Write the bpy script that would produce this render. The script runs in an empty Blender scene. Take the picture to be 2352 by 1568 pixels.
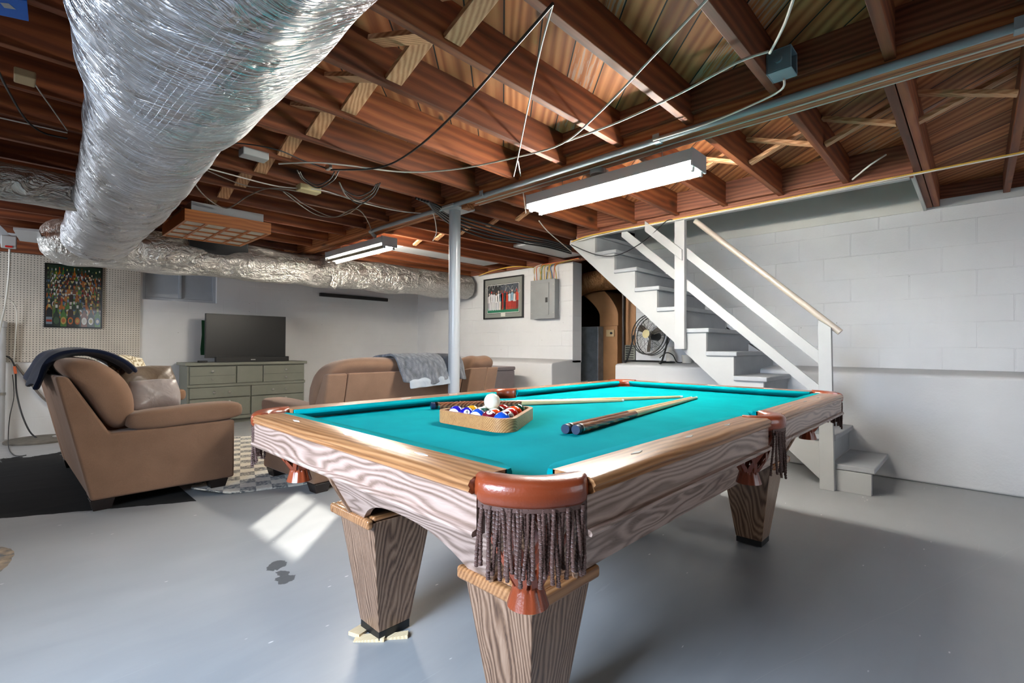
import bpy, math, random
from mathutils import Matrix, Vector, noise
R = math.radians
random.seed(7)
sc = bpy.context.scene
COL = sc.collection

# ------------------------------------------------------------------ camera
F_PX, PW, PH, CH = 1112.37, 2352, 1568, 1.06
_y, _p, _r = R(-46.149), R(0.605), R(0.304)
_F = Vector((math.cos(_y)*math.cos(_p), math.sin(_y)*math.cos(_p), math.sin(_p)))
_Rt = Vector((math.sin(_y), -math.cos(_y), 0)); _U = _Rt.cross(_F)
_R2 = math.cos(_r)*_Rt+math.sin(_r)*_U; _U2 = -math.sin(_r)*_Rt+math.cos(_r)*_U
sw = lambda v: Vector((-v[1], v[0], v[2]))
CF, CR, CU = sw(_F), sw(_R2), sw(_U2)
cam = bpy.data.objects.new('camera', bpy.data.cameras.new('camera')); COL.objects.link(cam)
cam.data.sensor_width = 36; cam.data.lens = 36*F_PX/PW; cam.data.clip_start = .02
cam.matrix_world = Matrix(((CR.x, CU.x, -CF.x, 0), (CR.y, CU.y, -CF.y, 0), (CR.z, CU.z, -CF.z, CH), (0, 0, 0, 1)))
sc.camera = cam
def at(px, py, x=None, y=None, z=None):
    """the point of the room seen at a picture position, on a wall, floor or ceiling plane"""
    d = CF+CR*(px-PW/2)/F_PX-CU*(py-PH/2)/F_PX
    t = x/d.x if x is not None else (y/d.y if y is not None else (z-CH)/d.z)
    return Vector((d.x*t, d.y*t, CH+d.z*t))

# ------------------------------------------------------------------ light, exposure
sc.view_settings.view_transform = 'Standard'; sc.view_settings.look = 'None'
sc.view_settings.gamma = 1; sc.view_settings.use_curve_mapping = False
sc.view_settings.exposure = 0.9
cy = sc.cycles
cy.max_bounces = 8; cy.diffuse_bounces = 5; cy.glossy_bounces = 4; cy.transmission_bounces = 4
cy.caustics_reflective = False; cy.caustics_refractive = False; cy.sample_clamp_indirect = 6
cy.use_denoising = True
W = bpy.data.worlds.new('world'); sc.world = W; W.use_nodes = True
W.node_tree.nodes['Background'].inputs[0].default_value = (.55, .72, 1, 1)
W.node_tree.nodes['Background'].inputs[1].default_value = 1.2
def lamp(name, kind, loc, direction, energy, color, **kw):
    l = bpy.data.lights.new(name, kind); l.energy = energy; l.color = color
    for k, v in kw.items(): setattr(l, k, v)
    o = bpy.data.objects.new(name, l); COL.objects.link(o); o.location = loc
    o.rotation_euler = Vector(direction).to_track_quat('-Z', 'Y').to_euler()
    return o
lamp('sun', 'SUN', (-6, -6, 5), (.69, .72, -.448), 9, (1, .95, .86), angle=R(.6))
lamp('assumed_daylight_left', 'AREA', (-1.64, 1.15, 1.45), (2.5, .25, -1.35), 64, (.66, .80, 1), shape='RECTANGLE', size=1.3, size_y=1.1, spread=R(100))  # assumed daylight lamp in front of the solid wall; no window built here
lamp('fill_light_back', 'AREA', (-1.64, 6.1, 1.55), (1, .12, -.08), 26, (.86, .92, 1), shape='RECTANGLE', size=1.0, size_y=.7)  # added fill lamp to brighten the back wall; no window stands here
lamp('fill_light_front', 'AREA', (2.6, -2.72, 1.4), (0, 1, -.05), 14, (.84, .92, 1), shape='RECTANGLE', size=2.4, size_y=1.3)  # added fill lamp before the closed front wall, which has no window
TUBE_E = 122

# ------------------------------------------------------------------ materials
def hexc(h):
    h = h.lstrip('#'); v = [int(h[i:i+2], 16)/255 for i in (0, 2, 4)]
    return tuple((c/12.92 if c <= .04045 else ((c+.055)/1.055)**2.4) for c in v)+(1,)
class NT:
    def __init__(s, name):
        s.m = bpy.data.materials.new(name); s.m.use_nodes = True
        s.t = s.m.node_tree; s.b = s.t.nodes['Principled BSDF']
    def n(s, typ, ins=None, **props):
        nd = s.t.nodes.new('ShaderNode'+typ)
        for k, v in props.items(): setattr(nd, k, v)
        for k, v in (ins or {}).items(): s.set(nd.inputs[k], v)
        return nd
    def set(s, sock, v):
        if isinstance(v, bpy.types.NodeSocket): s.t.links.new(v, sock)
        elif isinstance(v, bpy.types.Node): s.t.links.new(v.outputs[0], sock)
        else: sock.default_value = v
    def math(s, op, a, b=0.0, c=None):
        nd = s.n('Math', {0: a, 1: b}, operation=op)
        if c is not None: s.set(nd.inputs[2], c)
        return nd.outputs[0]
    def vm(s, op, a, b):
        return s.n('VectorMath', {0: a, 1: b}, operation=op).outputs[0]
    def obj(s): return s.n('TexCoord').outputs['Object']
    def xyz(s, v): return s.n('SeparateXYZ', {0: v}).outputs
    def comb(s, x, y, z=0.0): return s.n('CombineXYZ', {0: x, 1: y, 2: z}).outputs[0]
    def noise(s, v, scale, detail=3, rough=.55, dist=0.0):
        return s.n('TexNoise', {'Vector': v, 'Scale': scale, 'Detail': detail, 'Roughness': rough, 'Distortion': dist}).outputs['Fac']
    def ramp(s, fac, stops, interp='LINEAR'):
        nd = s.n('ValToRGB', {0: fac}); cr = nd.color_ramp; cr.interpolation = interp
        while len(cr.elements) < len(stops): cr.elements.new(.5)
        for e, (p, c) in zip(cr.elements, stops):
            e.position = p; e.color = hexc(c) if isinstance(c, str) else ((c, c, c, 1) if isinstance(c, (int, float)) else c)
        return nd.outputs[0]
    def mix(s, fac, a, b, blend='MIX'):
        nd = s.n('Mix', None, data_type='RGBA', blend_type=blend)
        for i, v in ((0, fac), (6, a), (7, b)): s.set(nd.inputs[i], hexc(v) if isinstance(v, str) else v)
        return nd.outputs[2]
    def bump(s, h, strength=.3, dist=.01):
        nd = s.n('Bump', {'Height': h, 'Strength': strength, 'Distance': dist}); s.set(s.b.inputs['Normal'], nd.outputs[0])
    def fin(s, color=None, rough=None, metal=None, coat=None, spec=None, sheen=None):
        for k, v in (('Base Color', color), ('Roughness', rough), ('Metallic', metal), ('Coat Weight', coat), ('Specular IOR Level', spec), ('Sheen Weight', sheen)):
            if v is not None: s.set(s.b.inputs[k], hexc(v) if isinstance(v, str) else v)
        return s.m
def plain(name, color, rough=.5, metal=0, coat=0, var=.08, nscale=6, spec=.5, bump=0, bscale=60):
    s = NT(name); v = s.obj(); n = s.noise(v, nscale, 4)
    c = hexc(color); lo = tuple(x*(1-var) for x in c[:3])+(1,); hi = tuple(min(1, x*(1+var)) for x in c[:3])+(1,)
    col = s.ramp(n, [(.3, lo), (.7, hi)])
    if bump: s.bump(s.noise(v, bscale, 3), bump, .004)
    return s.fin(col, rough, metal, coat, spec)
def wood(name, dark, mid, light, axis=0, along=.7, across=9, rough=.4, coat=0, rings=.5, fibre=.35, knots=False, objvar=0, bump=.06, warp=.05, ws=3.0):
    s = NT(name); v = s.obj()
    if objvar:
        rnd = s.n('ObjectInfo').outputs['Random']; off = s.math('MULTIPLY', rnd, 37.0)
        v = s.vm('ADD', v, s.comb(off, off, off))
    sc_ = [across]*3; sc_[axis] = along
    wv = [ws*2.2]*3; wv[axis] = ws*.55
    wn = s.n('TexNoise', {'Vector': s.vm('MULTIPLY', v, tuple(wv)), 'Scale': 1.0, 'Detail': 2.0}).outputs['Color']
    v = s.vm('ADD', v, s.vm('MULTIPLY', wn, (warp, warp, warp)))
    vs = s.vm('MULTIPLY', v, tuple(sc_))
    n1 = s.noise(vs, 1.0, 3, .5, .4)
    sc2 = [across*.55]*3; sc2[axis] = along*.5
    v2 = s.vm('MULTIPLY', v, tuple(sc2))
    wav = s.n('TexWave', {'Vector': v2, 'Scale': 1.1, 'Distortion': 2.2, 'Detail': 2.0, 'Detail Scale': 1.0}, wave_type='RINGS', rings_direction='XYZ'[axis]).outputs['Fac']
    fb = [across*9]*3; fb[axis] = along*5
    nf = s.noise(s.vm('MULTIPLY', v, tuple(fb)), 1.0, 2, .6)
    f = s.math('ADD', s.math('MULTIPLY', wav, rings), s.math('MULTIPLY', n1, 1-rings))
    f = s.math('ADD', f, s.math('MULTIPLY', s.math('SUBTRACT', nf, .5), fibre))
    col = s.ramp(f, [(.12, dark), (.48, mid), (.85, light)])
    if objvar:
        k = s.math('ADD', s.math('MULTIPLY', rnd, objvar), 1-objvar*.5)
        col = s.mix(1.0, col, s.comb(k, k, k), 'MULTIPLY')
    if knots:
        kv = [5]*3; kv[axis] = 2.2
        vo = s.n('TexVoronoi', {'Vector': s.vm('MULTIPLY', v, tuple(kv)), 'Scale': .55}).outputs['Distance']
        col = s.mix(s.ramp(vo, [(.05, .85), (.13, 0.0)]), col, '#1d0d06')
    s.bump(f, bump, .003)
    return s.fin(col, rough, 0, coat)
def plankdeck(name):
    # diagonal subfloor boards seen from below: seams every 0.165 m along the room diagonal
    s = NT(name); v = s.obj(); x, y, z = s.xyz(v)[:3]
    k = .70711
    al = s.math('MULTIPLY', s.math('ADD', x, y), k); ac = s.math('MULTIPLY', s.math('SUBTRACT', x, y), k/.165)
    cell = s.math('FLOOR', ac); fr = s.math('FRACT', ac)
    rnd = s.n('TexWhiteNoise', {1: cell}, noise_dimensions='1D').outputs[0]
    vv = s.comb(s.math('ADD', s.math('MULTIPLY', al, .5), s.math('MULTIPLY', rnd, 40.0)), s.math('MULTIPLY', ac, 1.0), cell)
    wav = s.n('TexWave', {'Vector': vv, 'Scale': 1.3, 'Distortion': 6.0, 'Detail': 2.0}, wave_type='RINGS', rings_direction='X').outputs['Fac']
    nf = s.noise(s.comb(s.math('MULTIPLY', al, 1.2), s.math('MULTIPLY', ac, 6.0), cell), 1.0, 3)
    f = s.math('ADD', s.math('MULTIPLY', wav, .5), s.math('MULTIPLY', nf, .6))
    col = s.ramp(f, [(.1, '#7a3f20'), (.5, '#a9683c'), (.9, '#c48453')])
    kk = s.math('ADD', s.math('MULTIPLY', rnd, .5), .7); col = s.mix(1.0, col, s.comb(kk, kk, kk), 'MULTIPLY')
    kn = s.n('TexVoronoi', {'Vector': s.comb(s.math('MULTIPLY', al, 1.6), s.math('MULTIPLY', ac, 1.0), 0.0), 'Scale': .9}).outputs['Distance']
    col = s.mix(s.ramp(kn, [(.05, .9), (.11, 0.0)]), col, '#2a130a')
    old = s.math('MULTIPLY', s.math('GREATER_THAN', rnd, .86), s.math('GREATER_THAN', s.noise(s.comb(s.math('MULTIPLY', al, 2.0), s.math('MULTIPLY', ac, 9.0), 0.0), 1.5, 3), .53))
    col = s.mix(s.math('MULTIPLY', old, .55), col, '#a9a29a')
    seam = s.math('MAXIMUM', s.math('LESS_THAN', fr, .02), s.math('GREATER_THAN', fr, .98))
    col = s.mix(seam, col, '#0c0604')
    s.bump(s.math('SUBTRACT', f, s.math('MULTIPLY', seam, 3.0)), .25, .006)
    return s.fin(col, .75)
def blockwall(name, axis, col='#d6d7d8', depth=.5):
    s = NT(name); v = s.obj(); c = s.xyz(v)
    h = c[1] if axis == 'x' else c[0]
    uv = s.comb(h, c[2])
    br = s.n('TexBrick', {'Vector': uv, 'Scale': 1.0, 'Mortar Size': .006, 'Mortar Smooth': .6, 'Brick Width': .428, 'Row Height': .214, 'Color1': (1, 1, 1, 1), 'Color2': (.9, .9, .9, 1), 'Mortar': (0, 0, 0, 1)}, offset=.5)
    mort = br.outputs['Fac']
    wob = s.noise(v, 2.3, 2); worn = s.ramp(wob, [(.4, .15), (.65, 1.0)])
    n = s.noise(v, 120, 3); n2 = s.noise(v, 24, 3); n3 = s.noise(v, 1.3, 3)
    hgt = s.math('SUBTRACT', s.math('ADD', s.math('MULTIPLY', n, .25), s.math('MULTIPLY', n2, .3)), s.math('MULTIPLY', s.math('MULTIPLY', mort, worn), 1.3))
    cc = hexc(col); lo = tuple(x*.9 for x in cc[:3])+(1,)
    color = s.ramp(n3, [(.3, lo), (.65, cc)])
    spk = s.n('TexVoronoi', {'Vector': v, 'Scale': 7.0}).outputs['Distance']
    color = s.mix(s.ramp(spk, [(.025, .55), (.045, 0.0)]), color, '#5a5a58')
    s.bump(hgt, depth, .008)
    return s.fin(color, .6)
def stucco(name, col):
    s = NT(name); v = s.obj()
    n = s.noise(v, 14, 4); n2 = s.noise(v, 60, 3)
    s.bump(s.math('ADD', n, s.math('MULTIPLY', n2, .4)), .35, .008)
    cc = hexc(col); return s.fin(s.ramp(s.noise(v, 1.7, 3), [(.3, tuple(x*.9 for x in cc[:3])+(1,)), (.7, cc)]), .6)
def foil(name, tint='#d9dbe0', scale=1.0, rough=.22, grid=True):
    s = NT(name); v = s.obj()
    warp = s.vm('ADD', v, s.vm('MULTIPLY', s.n('TexNoise', {'Vector': v, 'Scale': 3.0*scale, 'Detail': 2.0}).outputs['Color'], (.16, .16, .16)))
    w1 = s.noise(s.vm('MULTIPLY', warp, (3.0, 11.0, 4.0)), 2.0*scale, 4, .6, 1.2)
    vo = s.n('TexVoronoi', {'Vector': warp, 'Scale': 15.0*scale}, feature='F1').outputs['Distance']
    big = s.noise(warp, 5.0*scale, 3, .55, .8)
    h = s.math('ADD', s.math('ADD', s.math('MULTIPLY', w1, .7), s.math('MULTIPLY', big, .9)), s.math('MULTIPLY', vo, .12))
    cz = s.noise(s.vm('MULTIPLY', warp, (2.2, 16.0, 2.8)), 1.6*scale, 3, .6, .5)
    ridge = s.math('POWER', s.math('SUBTRACT', 1.0, s.math('ABSOLUTE', s.math('MULTIPLY', s.math('SUBTRACT', cz, .5), 5.0))), 5.0)
    h = s.math('SUBTRACT', h, s.math('MULTIPLY', s.math('MAXIMUM', ridge, 0.0), .22))
    if grid:
        c = s.xyz(v)
        ga = s.math('LESS_THAN', s.math('FRACT', s.math('MULTIPLY', c[1], 55.0)), .09)
        gb = s.math('LESS_THAN', s.math('FRACT', s.math('MULTIPLY', c[0], 55.0)), .09)
        h = s.math('ADD', h, s.math('MULTIPLY', s.math('MAXIMUM', ga, gb), .045))
    s.bump(h, .8, .04)
    cc = hexc(tint); col = s.ramp(w1, [(.3, tuple(x*.72 for x in cc[:3])+(1,)), (.7, cc)])
    return s.fin(col, s.ramp(big, [(.3, rough), (.7, rough+.2)]), 1.0)
def fabric(name, c1, c2, weave=420, rough=.9, soft=3):
    s = NT(name); v = s.obj()
    n = s.noise(v, soft, 3); w = s.noise(s.vm('MULTIPLY', v, (1.0, 1.0, .35)), weave, 2)
    col = s.mix(s.math('MULTIPLY', w, .35), s.ramp(n, [(.3, c1), (.7, c2)]), '#2a1d15')
    s.bump(s.math('ADD', s.math('MULTIPLY', w, .25), s.noise(v, 7, 2)), .3, .01)
    return s.fin(col, rough, 0, 0, .25, .15)
def vcol(name, rough=.25, coat=.6):
    s = NT(name); a = s.n('Attribute', None, attribute_name='Col'); return s.fin(a.outputs['Color'], rough, 0, coat)
def emit(name, col, strength):
    s = NT(name); s.set(s.b.inputs['Emission Color'], hexc(col)); s.b.inputs['Emission Strength'].default_value = strength
    return s.fin(col, .4)

def floor_mat():
    s = NT('grey_floor_paint'); v = s.obj(); c = s.xyz(v)
    n = s.noise(v, .9, 4); n2 = s.noise(s.vm('MULTIPLY', v, (1.0, 5.0, 1.0)), 2.0, 4, .6, .6); n3 = s.noise(v, 30, 3)
    f = s.math('ADD', s.math('MULTIPLY', n, .6), s.math('MULTIPLY', n2, .4))
    col = s.ramp(f, [(.3, '#8f9294'), (.55, '#9c9e9f'), (.75, '#a6a8a9')])
    # worn paint flecks
    vo = s.n('TexVoronoi', {'Vector': s.vm('MULTIPLY', v, (1.0, 2.6, 1.0)), 'Scale': 5.0, 'Randomness': 1.0}).outputs['Distance']
    fl = s.math('MULTIPLY', s.ramp(vo, [(.035, 1.0), (.055, 0.0)]), s.math('GREATER_THAN', s.noise(v, 1.6, 2), .47))
    col = s.mix(fl, col, '#d9d8d4')
    sc1 = s.math('MULTIPLY', s.math('GREATER_THAN', s.noise(s.vm('MULTIPLY', v, (1.5, 22.0, 1.0)), 1.0, 3, .6, 1.0), .71), .5)
    col = s.mix(sc1, col, '#a5a7a8')
    def blob(px, py, r, wob, scale=5):
        d = s.n('VectorMath', {0: s.vm('SUBTRACT', v, (px, py, 0)), 1: (0, 0, 0)}, operation='DISTANCE').outputs['Value']
        d = s.math('ADD', d, s.math('MULTIPLY', s.math('SUBTRACT', s.noise(v, scale, 3), .5), wob))
        return s.math('LESS_THAN', d, r)
    for px, py, r in ((.91, 2.44, .05), (.885, 2.26, .045), (.90, 2.34, .018)):
        col = s.mix(blob(px, py, r, .09, 14), col, '#5d5f60')
    rp = blob(-.33, 3.5, .37, .08)
    col = s.mix(rp, col, s.ramp(s.noise(v, 22, 4), [(.35, '#4f5a62'), (.5, '#8d7c68'), (.7, '#b09a80')]))
    # near-black area of the slab behind the side-on loveseat, ragged along its far edge
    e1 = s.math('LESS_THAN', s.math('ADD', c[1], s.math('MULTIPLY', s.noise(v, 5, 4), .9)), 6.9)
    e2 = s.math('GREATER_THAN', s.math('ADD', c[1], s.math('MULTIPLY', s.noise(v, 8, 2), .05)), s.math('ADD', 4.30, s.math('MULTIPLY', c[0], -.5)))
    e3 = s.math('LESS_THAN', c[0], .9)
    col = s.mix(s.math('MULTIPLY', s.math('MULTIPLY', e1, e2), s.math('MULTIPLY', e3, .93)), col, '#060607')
    # damp outline ring near the right foreground
    d = s.n('VectorMath', {0: s.vm('SUBTRACT', v, (2.0, -.47, 0)), 1: (0, 0, 0)}, operation='DISTANCE').outputs['Value']
    d = s.math('ADD', d, s.math('MULTIPLY', s.math('SUBTRACT', s.noise(v, 7, 3), .5), .06))
    ring = s.math('LESS_THAN', s.math('ABSOLUTE', s.math('SUBTRACT', d, .14)), .0025)
    col = s.mix(s.math('MULTIPLY', ring, .7), col, '#3c3d3e')
    # hairline crack
    cr = s.math('SUBTRACT', s.math('ADD', c[1], s.math('MULTIPLY', c[0], .32)), s.math('ADD', 1.02, s.math('MULTIPLY', s.noise(v, 3, 2), .05)))
    col = s.mix(s.math('MULTIPLY', s.math('LESS_THAN', s.math('ABSOLUTE', cr), .0015), .5), col, '#a8a8a6')
    s.bump(s.math('ADD', s.math('MULTIPLY', n3, .2), s.math('ADD', n2, s.math('MULTIPLY', rp, 2.0))), .12, .006)
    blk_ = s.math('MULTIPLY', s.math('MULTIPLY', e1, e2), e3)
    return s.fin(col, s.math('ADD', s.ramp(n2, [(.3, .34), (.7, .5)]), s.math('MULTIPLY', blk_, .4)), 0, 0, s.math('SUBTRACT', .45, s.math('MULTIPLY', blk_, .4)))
def pegboard_mat():
    s = NT('pegboard_cream'); v = s.obj(); c = s.xyz(v); k = 1/.0267
    fx = s.math('SUBTRACT', s.math('FRACT', s.math('MULTIPLY', c[0], k)), .5); fz = s.math('SUBTRACT', s.math('FRACT', s.math('MULTIPLY', c[2], k)), .5)
    d = s.math('SQRT', s.math('ADD', s.math('MULTIPLY', fx, fx), s.math('MULTIPLY', fz, fz)))
    col = s.ramp(s.noise(v, 2.2, 4), [(.3, '#b9b2a6'), (.7, '#cfc8bb')])
    st = s.math('GREATER_THAN', s.noise(s.vm('MULTIPLY', v, (3.0, 1.0, 24.0)), 1.0, 3), .72)
    col = s.mix(s.math('MULTIPLY', st, .5), col, '#6a5a48')
    hole = s.math('LESS_THAN', d, .17)
    s.bump(s.math('MULTIPLY', hole, -1.0), .6, .006)
    return s.fin(s.mix(hole, col, '#15120f'), .7)
def rug_mat():
    s = NT('checked_rug'); v = s.obj(); c = s.xyz(v); k = 1/.105
    n = s.n('TexNoise', {'Vector': v, 'Scale': 60.0, 'Detail': 3.0}).outputs['Fac']
    par = s.math('PINGPONG', s.math('ADD', s.math('FLOOR', s.math('MULTIPLY', c[0], k)), s.math('FLOOR', s.math('MULTIPLY', c[1], k/1.15))), 1.0)
    worn = s.math('MULTIPLY', par, s.ramp(s.noise(v, 55, 4), [(.38, .25), (.56, 1.0)]))
    col = s.mix(worn, s.ramp(n, [(.3, '#c9c4b6'), (.7, '#ddd9cd')]), '#54585c')
    s.bump(s.noise(v, 240, 2), .4, .004)
    return s.fin(col, .95, 0, 0, .2, .2)
def satin(name, c, c2, rough=.35):
    s = NT(name); v = s.obj(); s.bump(s.noise(v, 9, 3, .5, .6), .5, .02)
    return s.fin(s.ramp(s.noise(v, 6, 3), [(.3, c), (.7, c2)]), rough, 0, 0, .5, .5)
def damask():
    s = NT('cream_scroll_fabric'); v = s.obj()
    w = s.n('TexVoronoi', {'Vector': v, 'Scale': 13.0}, feature='F1').outputs['Distance']
    f = s.math('GREATER_THAN', s.math('FRACT', s.math('MULTIPLY', s.math('ADD', w, s.math('MULTIPLY', s.noise(v, 14, 2), .5)), 3.0)), .55)
    return s.fin(s.mix(f, '#e3dcc8', '#a39474'), .85)
def knit(name):
    s = NT(name); v = s.obj()
    d = s.n('TexNoise', {'Vector': v, 'Scale': 9.0, 'Detail': 2.0}).outputs['Color']
    vv = s.vm('ADD', v, s.vm('MULTIPLY', d, (.05, .05, .05)))
    w = s.n('TexVoronoi', {'Vector': s.vm('MULTIPLY', vv, (1.0, 1.0, .55)), 'Scale': 34.0}, feature='SMOOTH_F1').outputs['Distance']
    n = s.noise(v, 160, 4)
    s.bump(s.math('SUBTRACT', s.math('MULTIPLY', n, .5), w), 1.0, .03)
    return s.fin(s.ramp(s.math('ADD', s.math('MULTIPLY', w, .7), s.math('MULTIPLY', n, .3)), [(.2, '#868a91'), (.5, '#6b6f76'), (.75, '#3f4349')]), .95, 0, 0, .2, .3)

mt = dict(
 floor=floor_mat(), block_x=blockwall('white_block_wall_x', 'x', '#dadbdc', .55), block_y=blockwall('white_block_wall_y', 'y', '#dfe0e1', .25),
 footing=stucco('white_footing', '#cfcfcf'), drywall=plain('white_drywall', '#d2d2cc', .7, var=.04, nscale=3),
 deck=plankdeck('subfloor_boards'),
 joist=wood('joist_fir', '#3a1c0d', '#70391c', '#975a31', 0, .8, 13, .65, 0, .25, .28, True, .45),
 girder=wood('girder_fir', '#64351b', '#a06238', '#bb8453', 1, .9, 26, .6, 0, .35, .35, True, .2),
 brace=wood('pine_brace', '#9a6a44', '#b98a62', '#cfa37c', 1, 1.4, 30, .65, 0, .5, .3, True, .35),
 rim=wood('rim_board', '#4c281a', '#7a4630', '#925f44', 1, .9, 26, .65, 0, .35, .3, True, .2),
 oak_x=wood('oak_rail_x', '#6d4427', '#9c6d45', '#b5865c', 0, 1.6, 42, .3, .3, .4, .6), oak_y=wood('oak_rail_y', '#6d4427', '#9c6d45', '#b5865c', 1, 1.6, 42, .3, .3, .4, .6),
 oakf_x=wood('oak_face_x', '#6e584a', '#a0877a', '#b89f92', 0, 1.5, 40, .38, .12, .55, .4, warp=.16, ws=3.2), oakf_y=wood('oak_face_y', '#6e584a', '#a0877a', '#b89f92', 1, 1.5, 40, .38, .12, .55, .4, warp=.16, ws=3.2),
 oak_z=wood('oak_leg', '#452e20', '#80624c', '#a3856e', 2, 1.5, 46, .38, .15, .5, .5, warp=.10, ws=3.5),
 cloth=None, leather=None)
def cloth_mat():
    s = NT('teal_billiard_cloth'); v = s.obj(); n = s.noise(v, 700, 2); n2 = s.noise(v, 5, 4)
    s.bump(n, .2, .002)
    col = s.mix(s.math('MULTIPLY', n, .3), s.ramp(n2, [(.3, '#00878d'), (.7, '#00969b')]), '#007278')
    return s.fin(col, .95, 0, 0, .03, 0)
mt['cloth'] = cloth_mat()
mt['leather'] = plain('red_brown_leather', '#8a3d20', .3, 0, .4, .15, 12, .5, .15, 220)
mt['fringe'] = plain('brown_cord', '#5a4038', .6, 0, 0, .15, 40)
mt['black'] = plain('black_plastic', '#101112', .45)
mt['gloss_black'] = plain('black_gloss', '#08090a', .18)
mt['screen'] = plain('tv_screen', '#0e0e0f', .4, 0, 0)
mt['white'] = plain('white_paint', '#adaead', .5, 0, 0, .03, 4)
mt['white_gloss'] = plain('white_enamel', '#aaadb0', .35, 0, .1, .03)
mt['handrail'] = plain('cream_handrail', '#b9aea0', .35, 0, .2, .05)
mt['tread'] = plain('grey_step_paint', '#a0a3a6', .5, 0, 0, .08, 5)
mt['riser'] = plain('grey_riser_paint', '#9a9da0', .55, 0, 0, .08, 5)
mt['tan'] = fabric('tan_upholstery', '#84654f', '#97755d')
mt['dark_foot'] = plain('dark_brown_foot', '#1f1613', .4)
mt['dresser'] = plain('olive_grey_paint', '#7d7f74', .5, 0, 0, .06, 6)
mt['gap'] = plain('dark_gap', '#1c1d1a', .8)
mt['metal'] = plain('brushed_metal', '#b9b7b0', .28, 1.0)
mt['steel'] = plain('grey_panel_steel', '#8f9293', .4, .3, 0, .05)
mt['galv'] = plain('galvanised_steel', '#7c8288', .45, .7, 0, .2, 9)
mt['conduit'] = plain('grey_pvc', '#8d979d', .5)
mt['bluebox'] = plain('blue_grey_pvc', '#6f8791', .5)
mt['cable_white'] = plain('white_cable', '#d0cdc4', .5); mt['cable_black'] = plain('black_cable', '#0c0d10', .4)
mt['cable_grey'] = plain('grey_cable', '#6f675f', .5); mt['cable_yellow'] = plain('yellow_cable', '#cda53e', .45)
mt['cable_orange'] = plain('orange_cable', '#c05a2a', .5); mt['cable_blue'] = plain('blue_cable', '#1f4f7d', .5); mt['cable_green'] = plain('green_cable', '#4f7a4a', .5)
mt['foil'] = foil('foil_wrap'); mt['foil2'] = foil('crumpled_foil', '#e2e0db', 1.6, .34)
mt['foilbrown'] = foil('aged_foil', '#b58a60', 1.4, .4, False)
mt['tanmetal'] = plain('tan_sheet_metal', '#a0754d', .5, .2, 0, .15, 4)
mt['oakgrid'] = wood('oak_grid', '#9a5420', '#b96c2c', '#c87c38', 0, 1.5, 40, .4, .1, .4, .3)
mt['diffuser'] = plain('white_diffuser', '#d8d4ca', .5)
mt['tube'] = emit('lit_tube', '#fffaf0', TUBE_E); mt['tube_far'] = emit('lit_tube_warm', '#fff6e6', TUBE_E*1.7); mt['tube_dim'] = plain('unlit_tube', '#6f6756', .4)
mt['beige'] = plain('beige_plastic', '#b9a27a', .5); mt['cream'] = plain('cream_plastic', '#cfc190', .5)
mt['vcol'] = vcol('printed_picture', .2, .8); mt['vmatte'] = vcol('printed_card', .6, 0)
mt['knit'] = knit('grey_cable_knit'); mt['throwlining'] = satin('pale_lining', '#8f979f', '#a5acb3', .6)
mt['navy'] = fabric('navy_blanket', '#06152c', '#0c2547', 300)
mt['satin_grey'] = satin('silver_satin', '#8a817f', '#a69c9a'); mt['satin_brown'] = satin('brown_satin', '#5c4c3d', '#75634f'); mt['damask'] = damask()
mt['mauve'] = fabric('mauve_grey_cloth', '#83797a', '#938889')
mt['concrete'] = plain('bare_concrete', '#6e6a62', .9, 0, 0, .2, 12, .3, .3, 60)
mt['pine'] = wood('raw_pine', '#cfb48c', '#dec79d', '#ead8b4', 0, 1.5, 60, .7, 0, .5, .3)
mt['rackwood'] = wood('rack_oak', '#7f4f28', '#a97545', '#c4935e', 0, 3, 90, .4, .2, .5, .4)
mt['rosewood'] = wood('rosewood_butt', '#38190e', '#74402a', '#9c6644', 0, 2, 60, .25, .5, .5, .3)
mt['maple'] = plain('maple_shaft', '#cdb384', .3, 0, .4, .06, 10); mt['ferrule'] = plain('white_ferrule', '#e8e6de', .3)
mt['bumper'] = plain('navy_rubber', '#0b2442', .5); mt['pearl'] = plain('pearl_inlay', '#e9e4da', .2, 0, .5)
mt['bluesign'] = plain('blue_board', '#0a63c4', .5); mt['green'] = plain('old_green_paint', '#174a2a', .7)
mt['glass'] = plain('frosted_pane', '#a3aab2', .3, 0, .3, .05); mt['red'] = plain('red_plastic', '#c0231d', .4)
mt['pegboard'] = pegboard_mat(); mt['rug'] = rug_mat(); mt['darkroom'] = plain('dark_brown_wall', '#3a2a20', .9)

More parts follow.
